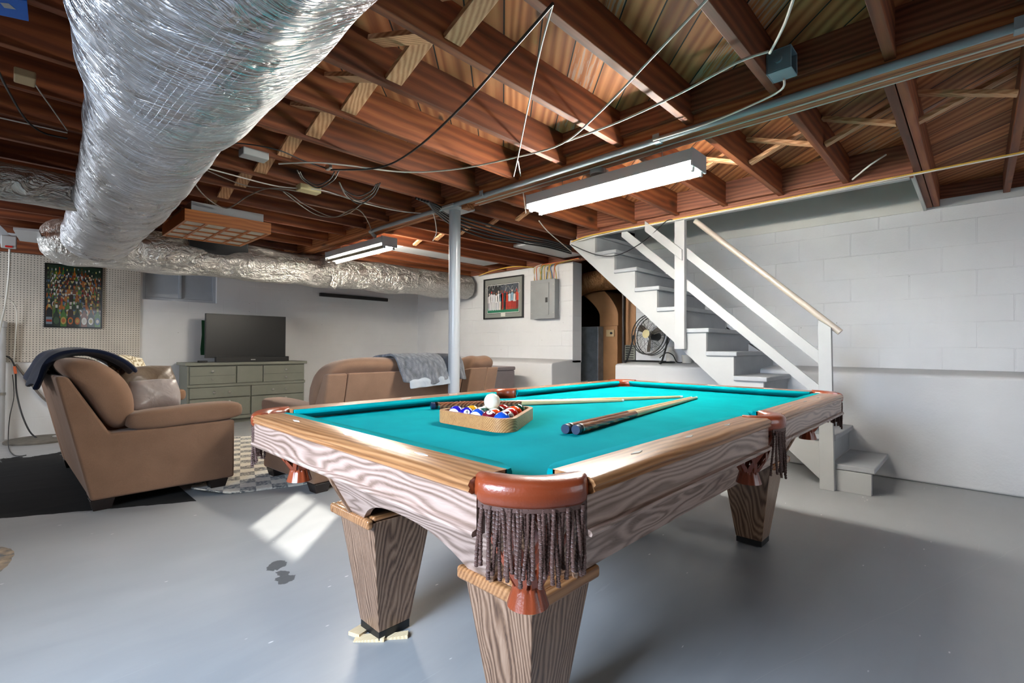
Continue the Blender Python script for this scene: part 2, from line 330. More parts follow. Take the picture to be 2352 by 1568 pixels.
# ------------------------------------------------------------------ mesh building
class MB:
    def __init__(s): s.v = []; s.f = []; s.mi = []; s.c = []; s.M = Matrix(); s.cur = 0; s.col = (1, 1, 1, 1)
    def add(s, vs, fs):
        b = len(s.v); s.v += [tuple(s.M @ Vector(p)) for p in vs]
        for f in fs: s.f.append(tuple(b+i for i in f)); s.mi.append(s.cur); s.c.append(s.col)
        return s
    def box(s, a, b):
        (x0, y0, z0), (x1, y1, z1) = a, b
        return s.add([(x0, y0, z0), (x1, y0, z0), (x1, y1, z0), (x0, y1, z0), (x0, y0, z1), (x1, y0, z1), (x1, y1, z1), (x0, y1, z1)],
                     [(3, 2, 1, 0), (4, 5, 6, 7), (0, 1, 5, 4), (1, 2, 6, 5), (2, 3, 7, 6), (3, 0, 4, 7)])
    def frustum(s, c, a0, b0, z0, a1, b1, z1):
        x, y = c
        vs = [(x-a0, y-b0, z0), (x+a0, y-b0, z0), (x+a0, y+b0, z0), (x-a0, y+b0, z0), (x-a1, y-b1, z1), (x+a1, y-b1, z1), (x+a1, y+b1, z1), (x-a1, y+b1, z1)]
        return s.add(vs, [(3, 2, 1, 0), (4, 5, 6, 7), (0, 1, 5, 4), (1, 2, 6, 5), (2, 3, 7, 6), (3, 0, 4, 7)])
    def prism(s, poly, axis, lo, hi):
        """extrude a 2D polygon along axis 'x','y' or 'z'"""
        def P(a, b, t): return {'x': (t, a, b), 'y': (a, t, b), 'z': (a, b, t)}[axis]
        n = len(poly); vs = [P(a, b, lo) for a, b in poly]+[P(a, b, hi) for a, b in poly]
        fs = [tuple(range(n)), tuple(range(2*n-1, n-1, -1))]+[(i, n+i, n+(i+1) % n, (i+1) % n) for i in range(n)]
        return s.add(vs, fs)
    def loft(s, rings, cap=True, closed=True, loop=False):
        n = len(rings[0]); vs = [p for r in rings for p in r]; fs = []
        m = len(rings)
        for i in range(m if loop else m-1):
            for j in range(n if closed else n-1):
                k = (j+1) % n; i2 = (i+1) % m
                fs.append((i*n+j, i*n+k, i2*n+k, i2*n+j))
        if cap and closed and not loop: fs += [tuple(range(n-1, -1, -1)), tuple((m-1)*n+j for j in range(n))]
        return s.add(vs, fs)
    def lathe(s, prof, c=(0, 0, 0), n=24, axis='z'):
        rings = []
        for r, h in prof:
            ring = []
            for i in range(n):
                a = 2*math.pi*i/n; u, w = r*math.cos(a), r*math.sin(a)
                p = {'z': (u, w, h), 'x': (h, u, w), 'y': (w, h, u)}[axis]
                ring.append((c[0]+p[0], c[1]+p[1], c[2]+p[2]))
            rings.append(ring)
        return s.loft(rings)
    def tube(s, pts, r, n=8, taper=None, cap=True):
        pts = [Vector(p) for p in pts]; rings = []; up = Vector((0, 0, 1)); prev = None
        for i, p in enumerate(pts):
            t = (pts[min(i+1, len(pts)-1)]-pts[max(i-1, 0)])
            if t.length < 1e-9: t = Vector((0, 0, 1))
            t.normalize()
            if prev is None:
                a = up if abs(t.z) < .95 else Vector((1, 0, 0)); nrm = t.cross(a).normalized()
            else:
                nrm = (prev-t*prev.dot(t))
                nrm = nrm.normalized() if nrm.length > 1e-6 else t.orthogonal().normalized()
            prev = nrm; bi = t.cross(nrm)
            rr = r if taper is None else taper[i]
            rings.append([tuple(p+nrm*rr*math.cos(2*math.pi*k/n)+bi*rr*math.sin(2*math.pi*k/n)) for k in range(n)])
        return s.loft(rings, cap)
    def strip(s, pts, nrms, w, th):
        """flat strap along pts; nrms = outward normals"""
        rings = []
        pts = [Vector(p) for p in pts]
        for i, p in enumerate(pts):
            t = (pts[min(i+1, len(pts)-1)]-pts[max(i-1, 0)]).normalized(); n = Vector(nrms[i]).normalized(); b = t.cross(n).normalized()
            rings.append([tuple(p+b*w/2+n*th/2), tuple(p-b*w/2+n*th/2), tuple(p-b*w/2-n*th/2), tuple(p+b*w/2-n*th/2)])
        return s.loft(rings)
    def soft(s, c, dims, e=.45, n=20, m=14, puff=0.0, rot=None):
        """rounded cushion: superellipsoid with half sizes dims"""
        sg = lambda x, p: math.copysign(abs(x)**p, x)
        rings = []; rm = rot or Matrix()
        for i in range(m+1):
            ph = -math.pi/2+math.pi*i/m; ph = max(-math.pi/2+.02, min(math.pi/2-.02, ph)); ring = []
            for j in range(n):
                th = 2*math.pi*j/n
                p = Vector((dims[0]*sg(math.cos(ph), e)*sg(math.cos(th), e), dims[1]*sg(math.cos(ph), e)*sg(math.sin(th), e), dims[2]*sg(math.sin(ph), e)))
                if puff: p += p.normalized()*puff*(noise.noise(Vector((p.x*6+c[0]*9, p.y*6+c[1]*5, p.z*6))))
                p = rm @ p; ring.append((c[0]+p.x, c[1]+p.y, c[2]+p.z))
            rings.append(ring)
        return s.loft(rings)
    def sphere(s, c, r, n=24, m=14):
        return s.loft([[(c[0]+r*math.cos(p)*math.cos(2*math.pi*j/n), c[1]+r*math.cos(p)*math.sin(2*math.pi*j/n), c[2]+r*math.sin(p)) for j in range(n)]
                       for p in [max(-1.565, min(1.565, -math.pi/2+math.pi*i/m)) for i in range(m+1)]])
def obj(name, mb, mat, parent=None, bev=0, smooth=35, sub=0, seg=2):
    me = bpy.data.meshes.new(name); me.from_pydata(mb.v, [], mb.f)
    for m in (mat if isinstance(mat, (list, tuple)) else [mat]): me.materials.append(m)
    me.polygons.foreach_set('material_index', mb.mi)
    if any(c != (1, 1, 1, 1) for c in mb.c):
        a = me.color_attributes.new('Col', 'FLOAT_COLOR', 'CORNER')
        for p in me.polygons:
            for li in p.loop_indices: a.data[li].color = mb.c[p.index]
    import bmesh
    bm = bmesh.new(); bm.from_mesh(me); bmesh.ops.recalc_face_normals(bm, faces=bm.faces); bm.to_mesh(me); bm.free()
    if smooth:
        me.shade_smooth(); me.set_sharp_from_angle(angle=R(smooth))
    me.update()
    o = bpy.data.objects.new(name, me); COL.objects.link(o)
    if parent is not None:
        o.parent = parent; o.matrix_parent_inverse = Matrix.Translation(parent.location).inverted() if not parent.get('_local') else Matrix()
    if bev:
        b = o.modifiers.new('bevel', 'BEVEL'); b.width = bev; b.segments = seg; b.limit_method = 'ANGLE'; b.angle_limit = R(40); b.harden_normals = True
    if sub:
        q = o.modifiers.new('subsurf', 'SUBSURF'); q.levels = sub; q.render_levels = sub
    return o
def tag(o, label, cat, group=None, kind=None):
    if label: o['label'] = label
    if cat: o['category'] = cat
    if group: o['group'] = group
    if kind: o['kind'] = kind
    return o
def thing(name, label, cat, loc=(0, 0, 0), group=None):
    o = bpy.data.objects.new(name, None); COL.objects.link(o); o.location = loc; o.empty_display_size = .05
    return tag(o, label, cat, group)
def struct(name, mb, mat, parent=None, **k):
    o = obj(name, mb, mat, parent, **k); o['kind'] = 'structure'; return o
def smoothpath(pts, k=6):
    pts = [Vector(p) for p in pts]; out = []
    for i in range(len(pts)-1):
        p0, p1, p2, p3 = pts[max(i-1, 0)], pts[i], pts[i+1], pts[min(i+2, len(pts)-1)]
        for j in range(k):
            t = j/k
            out.append(.5*((2*p1)+(p2-p0)*t+(2*p0-5*p1+4*p2-p3)*t*t+(3*p1-p0-3*p2+p3)*t**3))
    return out+[pts[-1]]
def xf(loc=(0, 0, 0), rz=0, rx=0, ry=0):
    return Matrix.Translation(loc) @ Matrix.Rotation(rz, 4, 'Z') @ Matrix.Rotation(ry, 4, 'Y') @ Matrix.Rotation(rx, 4, 'X')
def dup(src, parent=None):
    c = src.copy(); COL.objects.link(c)
    if parent is not None: c.parent = parent
    for ch in src.children: dup(ch, c)
    return c

# ================================================================== SETTING
ZJ, ZD = 2.27, 2.465          # joist underside, subfloor underside
XW, XF = 5.48, 5.02           # upper side wall, footing face
YB = 7.79
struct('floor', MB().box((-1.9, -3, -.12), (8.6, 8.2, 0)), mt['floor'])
# back wall with the small window opening
b = MB(); wx0, wx1, wz0, wz1 = 1.20, 2.05, 1.65, 2.08
b.box((-1.9, YB, 0), (wx0, YB+.2, 2.47)).box((wx1, YB, 0), (8.6, YB+.2, 2.47)).box((wx0, YB, 0), (wx1, YB+.2, wz0)).box((wx0, YB, wz1), (wx1, YB+.2, 2.47))
struct('wall_back', b, mt['block_y'])
w = struct('window_1', MB().box((wx0, YB+.06, wz0), (wx0+.04, YB+.12, wz1)).box((wx1-.04, YB+.06, wz0), (wx1, YB+.12, wz1)).box((wx0+.04, YB+.06, wz0), (wx1-.04, YB+.12, wz0+.04)).box((wx0+.04, YB+.06, wz1-.04), (wx1-.04, YB+.12, wz1)).box((1.61, YB+.06, wz0+.04), (1.64, YB+.12, wz1-.04)), mt['glass'], bev=.004)
for i, (a, c) in enumerate(((wx0+.04, 1.61), (1.64, wx1-.04))): struct('window_pane', MB().box((a, YB+.09, wz0+.04), (c, YB+.1, wz1-.04)), mt['glass'], w)
# right wall: block above, wider footing below
struct('wall_right', MB().box((XW, -3, .84), (XW+.2, 3.1, 2.256)), mt['block_x'])
fp = [(-3, 0), (3.12, 0)]
b = MB().prism([(XF, 0), (XW+.2, 0), (XW+.2, .885), (XW, .885), (XF+.03, .862), (XF, .85)], 'y', -3, 3.12)
struct('wall_footing', b, mt['footing'], bev=.02, seg=3)
b = MB().box((XW, 4.087, .84), (XW+.21, YB, 2.256)); struct('wall_center', b, mt['block_x'])
struct('wall_footing', MB().prism([(XF, 0), (XW+.21, 0), (XW+.21, .885), (XW, .885), (XF+.02, .845), (XF, .83)], 'y', 4.087, YB), mt['footing'], bev=.015)
b = MB()
b.box((-1.72, -3, 0), (-1.7, -.41, 2.47)).box((-1.72, .25, 0), (-1.7, YB, 2.47)).box((-1.72, -.41, 0), (-1.7, .25, 1.75)).box((-1.72, -.41, 2.06), (-1.7, .25, 2.47))
struct('wall_left', b, mt['block_x'])
struct('window_2', MB().box((-1.715, -.095, 1.75), (-1.705, -.065, 2.06)), mt['white'])  # assumed unseen window: only its centre bar, splitting the sun patch
struct('wall_front', MB().box((-1.9, -3, 0), (8.6, -2.8, 2.47)), mt['block_y'])
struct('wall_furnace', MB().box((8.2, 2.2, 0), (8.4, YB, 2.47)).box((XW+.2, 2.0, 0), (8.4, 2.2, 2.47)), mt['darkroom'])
# subfloor around the stair opening, and the stair shaft above it
sx0, sx1, sy0, sy1 = 4.29, XW, .33, 3.12
b = MB().box((-1.9, -3, ZD), (sx0, YB+.2, ZD+.03)).box((sx0, -3, ZD), (8.6, sy0, ZD+.03)).box((sx0, sy1, ZD), (8.6, YB+.2, ZD+.03)).box((sx1+.2, sy0, ZD), (8.6, sy1, ZD+.03))
struct('ceiling', b, mt['deck'])
b = MB().box((sx1, sy0, 2.256), (sx1+.05, sy1, 3.4)).box((sx0-.0, sy0-.03, ZD), (sx1, sy0, 3.4)).box((sx0, sy1, ZD), (sx1, sy1+.03, 3.4)).box((sx0-.03, sy0, ZD+.03), (sx0, sy1, 3.4)).box((sx0-.03, sy0, 3.4), (sx1+.05, sy1+.03, 3.43))
b.box((sx0, sy0-.02, 2.25), (sx1, sy0, ZD))
struct('wall_stairwell', b, mt['drywall'])
struct('trim_1', MB().box((XW-.015, -3, 2.256), (XW+.16, sy0, 2.33)), mt['white'], bev=.004)
struct('trim_2', MB().box((XW-.012, sy0+.02, 2.255), (XW, sy1, 2.275)), mt['drywall'])
struct('rim_board', MB().box((XW+.06, -3, 2.33), (XW+.1, sy0, ZD)), mt['rim'])
struct('rim_board', MB().box((XW+.02, sy1+.05, 2.257), (XW+.06, YB, ZD)), mt['rim'])
# joists
JS = .431
def joist(x0, x1, y, z0=ZJ): return struct('ceiling_joist', MB().box((x0, y-.02, z0), (x1, y+.02, ZD)), mt['joist'], bev=.003)
ys = [.69+JS*n for n in range(-8, 17)]
for y in ys:
    joist(-1.7, 2.555, y)
for y in ys:
    if y < .2: joist(2.705, XW+.06, y, 2.3)
    elif sy0 < y < sy1-.1: joist(2.705, 4.25, y)
    elif y > sy1: joist(2.705, XW+.02, y)
joist(2.705, XW+.06, .245); joist(2.705, XW+.06, .29)
struct('stair_header', MB().box((4.25, sy0-.02, 2.23), (4.29, sy1, ZD)), mt['rim'], bev=.003)
struct('trim_3', MB().box((4.245, sy0, 2.222), (4.295, sy1, 2.23)), mt['white'])
struct('girder', MB().box((2.555, -3, 2.235), (2.605, YB, ZD)).box((2.608, -3, 2.24), (2.655, YB, ZD)).box((2.658, -3, 2.235), (2.705, YB, ZD)), mt['girder'], bev=.003)
b = MB()
for a, c in zip(ys, ys[1:]): b = b
# solid blocking boards between the joists over the girder side
for a, c in zip(ys[6:18], ys[7:19]):
    struct('blocking', MB().box((2.515, a+.02, 2.32), (2.554, c-.02, ZD)), mt['rim'])
for a, c in zip(ys[8:13], ys[9:14]):
    struct('blocking', MB().box((4.20, a+.02, 2.29), (4.249, c-.02, ZD)), mt['rim'])
# cross bridging
def brace(x, ya, za, yb, zb, w, t):
    d = Vector((0, yb-ya, zb-za)); L = d.length; a = math.atan2(zb-za, yb-ya)
    m = MB(); m.M = Matrix.Translation((x, (ya+yb)/2, (za+zb)/2)) @ Matrix.Rotation(a, 4, 'X')
    m.box((-w/2, -L/2, -t/2), (w/2, L/2, t/2)); struct('joist_bridging', m, mt['brace'], bev=.002)
for a, c in zip(ys[5:], ys[6:]):
    brace(1.14, a+.025, 2.295, c-.025, 2.44, .085, .022)
    brace(1.23, a+.025, 2.44, c-.025, 2.295, .085, .022)
for a, c in zip(ys[4:], ys[5:]):
    if c > 7: continue
    a2 = a if not (.2 < a < .3) else .29
    brace(3.38, a2+.025, 2.30, c-.025, 2.44, .05, .022)
    brace(3.44, a2+.025, 2.44, c-.025, 2.30, .05, .022)
# support post
p = thing('support_post', 'round white steel post with a flat top plate holding up the girder', 'post', (2.63, 3.21, 0))
obj('shaft', MB().lathe([(.049, .012), (.049, 2.215)], (2.63, 3.21, 0), 28), mt['white_gloss'], p)
obj('top_plate', MB().box((2.51, 3.09, 2.215), (2.75, 3.33, 2.234)), mt['white_gloss'], p, bev=.002)
obj('base_plate', MB().box((2.54, 3.12, 0), (2.72, 3.30, .012)), mt['white_gloss'], p, bev=.002)
obj('shim', MB().box((2.6, 3.02, 2.20), (2.68, 3.088, 2.234)), mt['girder'], p)

# ================================================================== STAIRS
RISE, RUN, SY, SZ = .2075, .237, .53, -.01
st = thing('staircase', 'white painted basement staircase with grey treads and open side rails', 'staircase', (4.7, .6, 0))
nT = 11
tz = lambda k: RISE*k+SZ
ty = lambda k: SY+RUN*(k-1)
poly = []
for k in range(1, nT+1):
    poly += [(ty(k)+.03, tz(k)-RISE-.0 if k > 1 else 0.0), (ty(k)+.03, tz(k)-.04)]
yl = ty(nT)+.03
poly += [(yl+.25, tz(nT)-.04), (yl+.33, 2.245), (3.27, 2.20)]
sl = RISE/RUN
poly += [(.83, 0.02), (.83, 0.0)]
# monotone lower edge
for x0, nm in ((4.33, 'near'),):
    obj('stringer', MB().prism(poly, 'x', 4.32, 4.36), mt['white'], st, smooth=0, bev=.002)
farp = [q for q in poly]
obj('stringer', MB().prism(farp[8:-2]+[(1.45, .89)], 'x', 5.425, 5.455), mt['white'], st, smooth=0)
for k in range(1, nT+1):
    x1 = 5.018 if tz(k) < .85 else 5.42
    obj('tread', MB().box((4.30, ty(k), tz(k)-.04), (x1, ty(k)+RUN+.028, tz(k))), mt['tread'], st, bev=.008, seg=3)
    if k > 1: obj('riser', MB().box((4.361, ty(k)+.03, tz(k)-RISE), (x1, ty(k)+.048, tz(k)-.04)), mt['riser'], st)
obj('riser', MB().box((4.361, ty(12)+.03, tz(12)-RISE), (5.42, ty(12)+.048, tz(12)-.02)), mt['riser'], st)
obj('foot_block', MB().box((4.30, .55, 0), (4.34, .775, .155)).box((4.36, .62, 0), (4.40, .775, .155)), mt['white'], st, bev=.002)
def slab(a, bb, w, t):   # rail board between two (y,z) points at x
    pass
def railboard(x0, x1, ya, za, yb, zb, h):
    return MB().prism([(ya, za-h/2), (yb, zb-h/2), (yb, zb+h/2), (ya, za+h/2)], 'x', x0, x1)
pn = lambda px, py, x: (lambda q: (q.y, q.z))(at(px, py, x=x))
# right newel (foot of the stair) and upper newel hung from the header
obj('newel_post', MB().prism([(.767, 0), (.862, 0), (.872, 1.277), (.787, 1.215)], 'x', 4.255, 4.30), mt['white'], st, bev=.003)
obj('newel_post', MB().prism([(1.915, 1.045), (2.01, 1.045), (2.01, 2.222), (1.915, 2.222)], 'x', 4.245, 4.295), mt['white'], st, bev=.003)
obj('guard_rail', railboard(4.30, 4.318, 2.60, 2.23, .83, .69, .10), mt['white'], st, bev=.002)
obj('guard_rail', railboard(4.225, 4.244, 2.30, 2.225, 1.93, 1.90, .10), mt['white'], st, bev=.002)
obj('guard_rail', railboard(4.297, 4.315, 2.0, 2.0, .84, .96, .10), mt['white'], st, bev=.002)
hr0, hr1 = at(1597, 507, x=4.30), at(1930, 763, x=4.30)
obj('handrail', MB().tube([hr0, hr1], .024, 16), mt['handrail'], st)

# ================================================================== POOL TABLE
TX, TY, HX, HY, ZT, ZC = 1.915, 1.25, 1.32, .735, .815, .778
pt = thing('pool_table', 'oak pool table with teal cloth, leather pockets and brown fringe', 'pool table', (TX, TY, 0))
L = lambda m: m
def tm():
    m = MB(); m.M = Matrix.Translation((TX, TY, 0)); return m
cp = []; cX, cY = HX-.11, HY-.11
def notch(x, y, r, a0, a1): return [(x+r*math.cos(R(lerp_(a0, a1, i/10))), y+r*math.sin(R(lerp_(a0, a1, i/10)))) for i in range(11)]
lerp_ = lambda a, c, t: a+(c-a)*t
cp += notch(-cX, -cY, .085, 90, 0)+notch(0, -cY-.03, .075, 156, 24)+notch(cX, -cY, .085, 180, 90)+notch(cX, cY, .085, 270, 180)+notch(0, cY+.03, .075, 336, 204)+notch(-cX, cY, .085, 360, 270)
m = tm(); m.prism(cp, 'z', ZC-.03, ZC); obj('playing_cloth', m, mt['cloth'], pt, smooth=0)
NX, NY = HX-.145, HY-.145   # cushion nose
CC = .165                   # corner cut of the rails
SC = .085                   # half gap at the side pockets
# wooden rails with moulded outer edge; profile in (outward offset, z)
prof = [(-.10, ZT-.03), (-.10, ZT), (-.012, ZT+.001), (-.002, ZT-.004), (.003, ZT-.012), (-.002, ZT-.018), (.002, ZT-.024), (-.006, ZT-.03)]
def along_x(a, c, ysgn, prf): # prism along x at y = ysgn*(HY+off)
    m = tm(); return m.loft([[(t, ysgn*(HY+o), z) for o, z in prf] for t in (a, c)])
def along_y(a, c, xsgn, prf):
    m = tm(); return m.loft([[(xsgn*(HX+o), t, z) for o, z in prf] for t in (a, c)])
face = [(-.03, ZT-.105), (-.03, ZT-.03), (-.008, ZT-.03), (-.008, ZT-.092), (.002, ZT-.095), (.004, ZT-.100), (.002, ZT-.105)]
cush = [(-.095, ZT-.001), (-.095, ZC+.001), (-.104, ZC+.001), (-.145, ZC+.023), (-.145, ZC+.029), (-.132, ZT-.0)]
for sg in (-1, 1):
    for a, c in ((-HX+CC, -SC), (SC, HX-CC)):
        r = obj('rail', along_x(a, c, sg, prof), mt['oak_x'], pt)
        for f in (.25, .5, .75):
            cx = a+(c-a)*f+(.06 if a < 0 else -.06)*(f-.5); m = tm(); q = sg*(HY-.055)
            m.prism([(cx-.026, q), (cx, q+.0065), (cx+.026, q), (cx, q-.0065)], 'z', ZT+.0005, ZT+.0025); obj('sight', m, mt['pearl'], r)
        obj('rail_face', along_x(a-.012 if a < -1 else a-.0, c+.012 if c > 1 else c, sg, face), mt['oakf_x'], pt)
        m = tm(); e = .03
        rr = []
        for t, w in ((a-.0, 0), (a+.045, 1), (c-.045, 1), (c, 0)):
            rr.append([(t, sg*(HY+(o if w or o > -.11 else -.105-(-.105-o)*.25)), z) for o, z in cush])
        obj('cushion', m.loft(rr), mt['cloth'], pt)
for sg in (-1, 1):
    a, c = -HY+CC, HY-CC
    r = obj('rail', along_y(a, c, sg, prof), mt['oak_y'], pt)
    for f in (.2, .5, .8):
        cy_ = a+(c-a)*f; q = sg*(HX-.055); m = tm()
        m.prism([(q, cy_-.026), (q+.0065, cy_), (q, cy_+.026), (q-.0065, cy_)], 'z', ZT+.0005, ZT+.0025); obj('sight', m, mt['pearl'], r)
    obj('rail_face', along_y(a-.012, c+.012, sg, face), mt['oakf_y'], pt)
    rr = []
    for t, w in ((a, 0), (a+.045, 1), (c-.045, 1), (c, 0)):
        rr.append([(sg*(HX+(o if w or o > -.11 else -.105-(-.105-o)*.25)), t, z) for o, z in cush])
    obj('cushion', tm().loft(rr), mt['cloth'], pt)
# slate bed edge closing the underside
obj('slate_bed', tm().box((-HX+.06, -HY+.30, ZT-.10), (-.12, HY-.30, ZC-.031)).box((.12, -HY+.30, ZT-.10), (HX-.06, HY-.30, ZC-.031)).box((-HX+.30, -HY+.06, ZT-.10), (-.12, -HY+.299, ZC-.031)).box((.12, -HY+.06, ZT-.10), (HX-.30, -HY+.299, ZC-.031)).box((-HX+.30, HY-.299, ZT-.10), (-.12, HY-.06, ZC-.031)).box((.12, HY-.299, ZT-.10), (HX-.30, HY-.06, ZC-.031)).box((-.12, -HY+.25, ZT-.10), (.12, HY-.25, ZC-.031)), mt['gap'], pt)
# sloping cabinet under the rails
zt_, zb_ = ZT-.103, .47
def lerp(a, c, t): return a+(c-a)*t
def edge(kind, z):      # face offset and half width of an end or side board at height z
    f = (z-zb_)/(zt_-zb_)
    return (lerp(1.061, 1.167, f), lerp(.362, .468, f)) if kind == 'end' else (lerp(.50, .606, f), lerp(.895, 1.0, f))
def cab(kind, sg):
    n = 24; t_ = .022; cols = []
    def P(u, z, off):
        d, w = edge(kind, z)
        return (sg*(d-off), u*w, z) if kind == 'end' else (u*w, sg*(d-off), z)
    for i in range(n+1):
        u = -1+2*i/n
        zl = zb_+.088*max(0, 1-(abs(u)/.74)**2.4) if kind == 'end' else zb_+.002
        cols.append([P(u, zt_, 0), P(u, lerp(zl, zt_, .5), 0), P(u, zl, 0), P(u, zl, t_), P(u, lerp(zl, zt_, .5), t_), P(u, zt_, t_)])
    return tm().loft(cols)
for sg in (-1, 1):
    obj('cabinet_panel', cab('end', sg), mt['oakf_y'], pt)
    obj('cabinet_panel', cab('side', sg), mt['oakf_x'], pt)
# corner trim strips and legs
for sx in (-1, 1):
    for sy in (-1, 1):
        q4 = []
        for z in (zb_, zt_):
            (d1, w1), (d2, w2) = edge('end', z), edge('side', z)
            q4.append((Vector((sx*d1, sy*w1, z)), Vector((sx*w2, sy*d2, z))))
        for k in (0, 1): obj('corner_strip', tm().tube([q4[0][k], q4[1][k]], .009, 6), mt['oak_z'], pt)
        nin = Vector((-sx, -sy, 0)).normalized()*.02
        m = tm(); m.loft([[tuple(q4[i][0]), tuple(q4[i][1]), tuple(q4[i][1]+nin), tuple(q4[i][0]+nin)] for i in (0, 1)]); obj('corner_panel', m, mt['oak_z'], pt)
        lx, ly = sx*.92, sy*.36
        lg = obj('leg', tm().frustum((lx, ly), .066, .066, .035, .125, .125, .455), mt['oak_z'], pt, bev=.003)
        obj('foot', tm().box((lx-.064, ly-.064, .006), (lx+.064, ly+.064, .034)), mt['black'], lg)
        x_, y_ = lx+sx*.125, ly+sy*.125
        m = tm()
        m.box((min(x_, x_+sx*.025), ly-.128, .435), (max(x_, x_+sx*.025), ly+.128+.0, .47)).box((lx-.128, min(y_, y_+sy*.025), .435), (lx+.128, max(y_, y_+sy*.025), .47))
        m.box((min(x_, x_+sx*.025), min(y_, y_+sy*.025), .435), (max(x_, x_+sx*.025), max(y_, y_+sy*.025), .47)).box((lx-.124, ly-.124, .456), (lx+.124, ly+.124, .475))
        obj('collar', m, mt['oak_x'], lg, bev=.011, seg=3)
# pockets: leather cap, lattice basket, cord fringe.  built facing local diagonal -x-y with the centre of the opening at the origin
def cap_mesh(r, a0, a1, wi, hgt, n=28):
    rings = []
    for i in range(n+1):
        t = i/n; a = lerp(a0, a1, t); endf = min(1, min(t, 1-t)*8)
        w = wi*(.55+.45*endf); ring = []
        for k in range(16):
            q = 2*math.pi*k/16
            ro = r+w*math.copysign(abs(math.cos(q))**.7, math.cos(q)); zz = (ZT-.021)+hgt*math.copysign(abs(math.sin(q))**.7, math.sin(q))
            ring.append((ro*math.cos(a), ro*math.sin(a), zz))
        rings.append(ring)
    return MB().loft(rings)
def basket_mesh(rt, drop=0):
    m = MB(); z0, z1, z2 = ZT-.06, ZT-.21-drop, ZT-.255-drop
    def R_(t): return lerp(rt, .032, t**1.15)+.012*math.sin(math.pi*t)
    for k in range(7):
        for d in (-1, 1):
            pts, nr = [], []
            for i in range(11):
                t = i/10; a = 2*math.pi*k/7+d*t*1.25; r_ = R_(t)
                pts.append((r_*math.cos(a), r_*math.sin(a), lerp(z0, z1, t))); nr.append((math.cos(a), math.sin(a), .15))
            m.strip(pts, nr, .014, .003)
    n = 48; rings = []
    for z, r0, r1 in ((z1+.012, .034, .034), (z1, .031, .031), (z1-.012, .034, .036), (z2, .044, .05), (z2, .040, .046), (z1-.01, .029, .03)):
        rings.append([((r0 if k % 4 else r1-.006)*math.cos(2*math.pi*k/n), (r0 if k % 4 else r1-.006)*math.sin(2*math.pi*k/n), z) for k in range(n)])
    m.loft(rings, cap=False, loop=True)
    m.lathe([(rt+.004, z0-.006), (rt+.004, z0+.02), (rt-.002, z0+.02), (rt-.002, z0-.006)], (0, 0, 0), 28)
    return m
def fringe_mesh(r, a0, a1, n, ln, rope=.0042, rows=40):
    m = MB(); z0 = ZT-.044
    for i in range(n):
        a = lerp(a0, a1, (i+.5)/n); rad = r+random.uniform(-.003, .004)
        l_ = ln*random.uniform(.82, 1.06); dx, dy = random.uniform(-.007, .007), random.uniform(-.007, .007); tw = random.uniform(0, 6)
        rings = []
        for j in range(rows+1):
            t = j/rows; ph = tw+t*l_/.0165*2*math.pi
            cxp = rad*math.cos(a)+dx*t+.002*math.sin(5*t+i); cyp = rad*math.sin(a)+dy*t+.002*math.cos(4*t+i*2); z = z0-l_*t
            ring = []
            for k in range(6):
                q = 2*math.pi*k/6; rr = rope*(.62+.38*abs(math.cos(q)))*(1.15 if t > .93 else 1)
                ring.append((cxp+rr*math.cos(q+ph), cyp+rr*math.sin(q+ph), z))
            rings.append(ring)
        m.loft(rings)
    # header braid
    m.strip([((r+.001)*math.cos(lerp(a0, a1, k/24)), (r+.001)*math.sin(lerp(a0, a1, k/24)), z0) for k in range(25)], [(math.cos(lerp(a0, a1, k/24)), math.sin(lerp(a0, a1, k/24)), 0) for k in range(25)], .014, .005)
    return m
def pocket(x, y, ang, corner, near):
    p_ = bpy.data.objects.new('pocket', None); COL.objects.link(p_); p_.parent = pt; p_.location = (x, y, 0); p_.rotation_euler.z = ang
    p_['_local'] = 1
    if corner:
        obj('leather_cap', cap_mesh(.128, R(-48), R(48), .035, .028), mt['leather'], p_)
        obj('basket', basket_mesh(.092, .035 if near else 0), mt['leather'], p_)
        obj('fringe', fringe_mesh(.152, R(-40), R(40), 34 if near else 26, .135, .0042 if near else .0048, 44 if near else 22), mt['fringe'], p_)
    else:
        obj('leather_cap', cap_mesh(.093, R(-84), R(84), .030, .027), mt['leather'], p_)
        obj('basket', basket_mesh(.078), mt['leather'], p_)
        obj('fringe', fringe_mesh(.115, R(-32), R(32), 16, .17, .0046, 30), mt['fringe'], p_)
    del p_['_local']
    return p_
ko = .163
for sx, sy, a in ((-1, -1, R(225)), (1, -1, R(-45)), (-1, 1, R(135)), (1, 1, R(45))):
    pocket(sx*(HX-ko), sy*(HY-ko), a, True, (sx, sy) == (-1, -1))
for sy, a in ((-1, R(-90)), (1, R(90))):
    pocket(0, sy*(HY-.10), a, False, False)

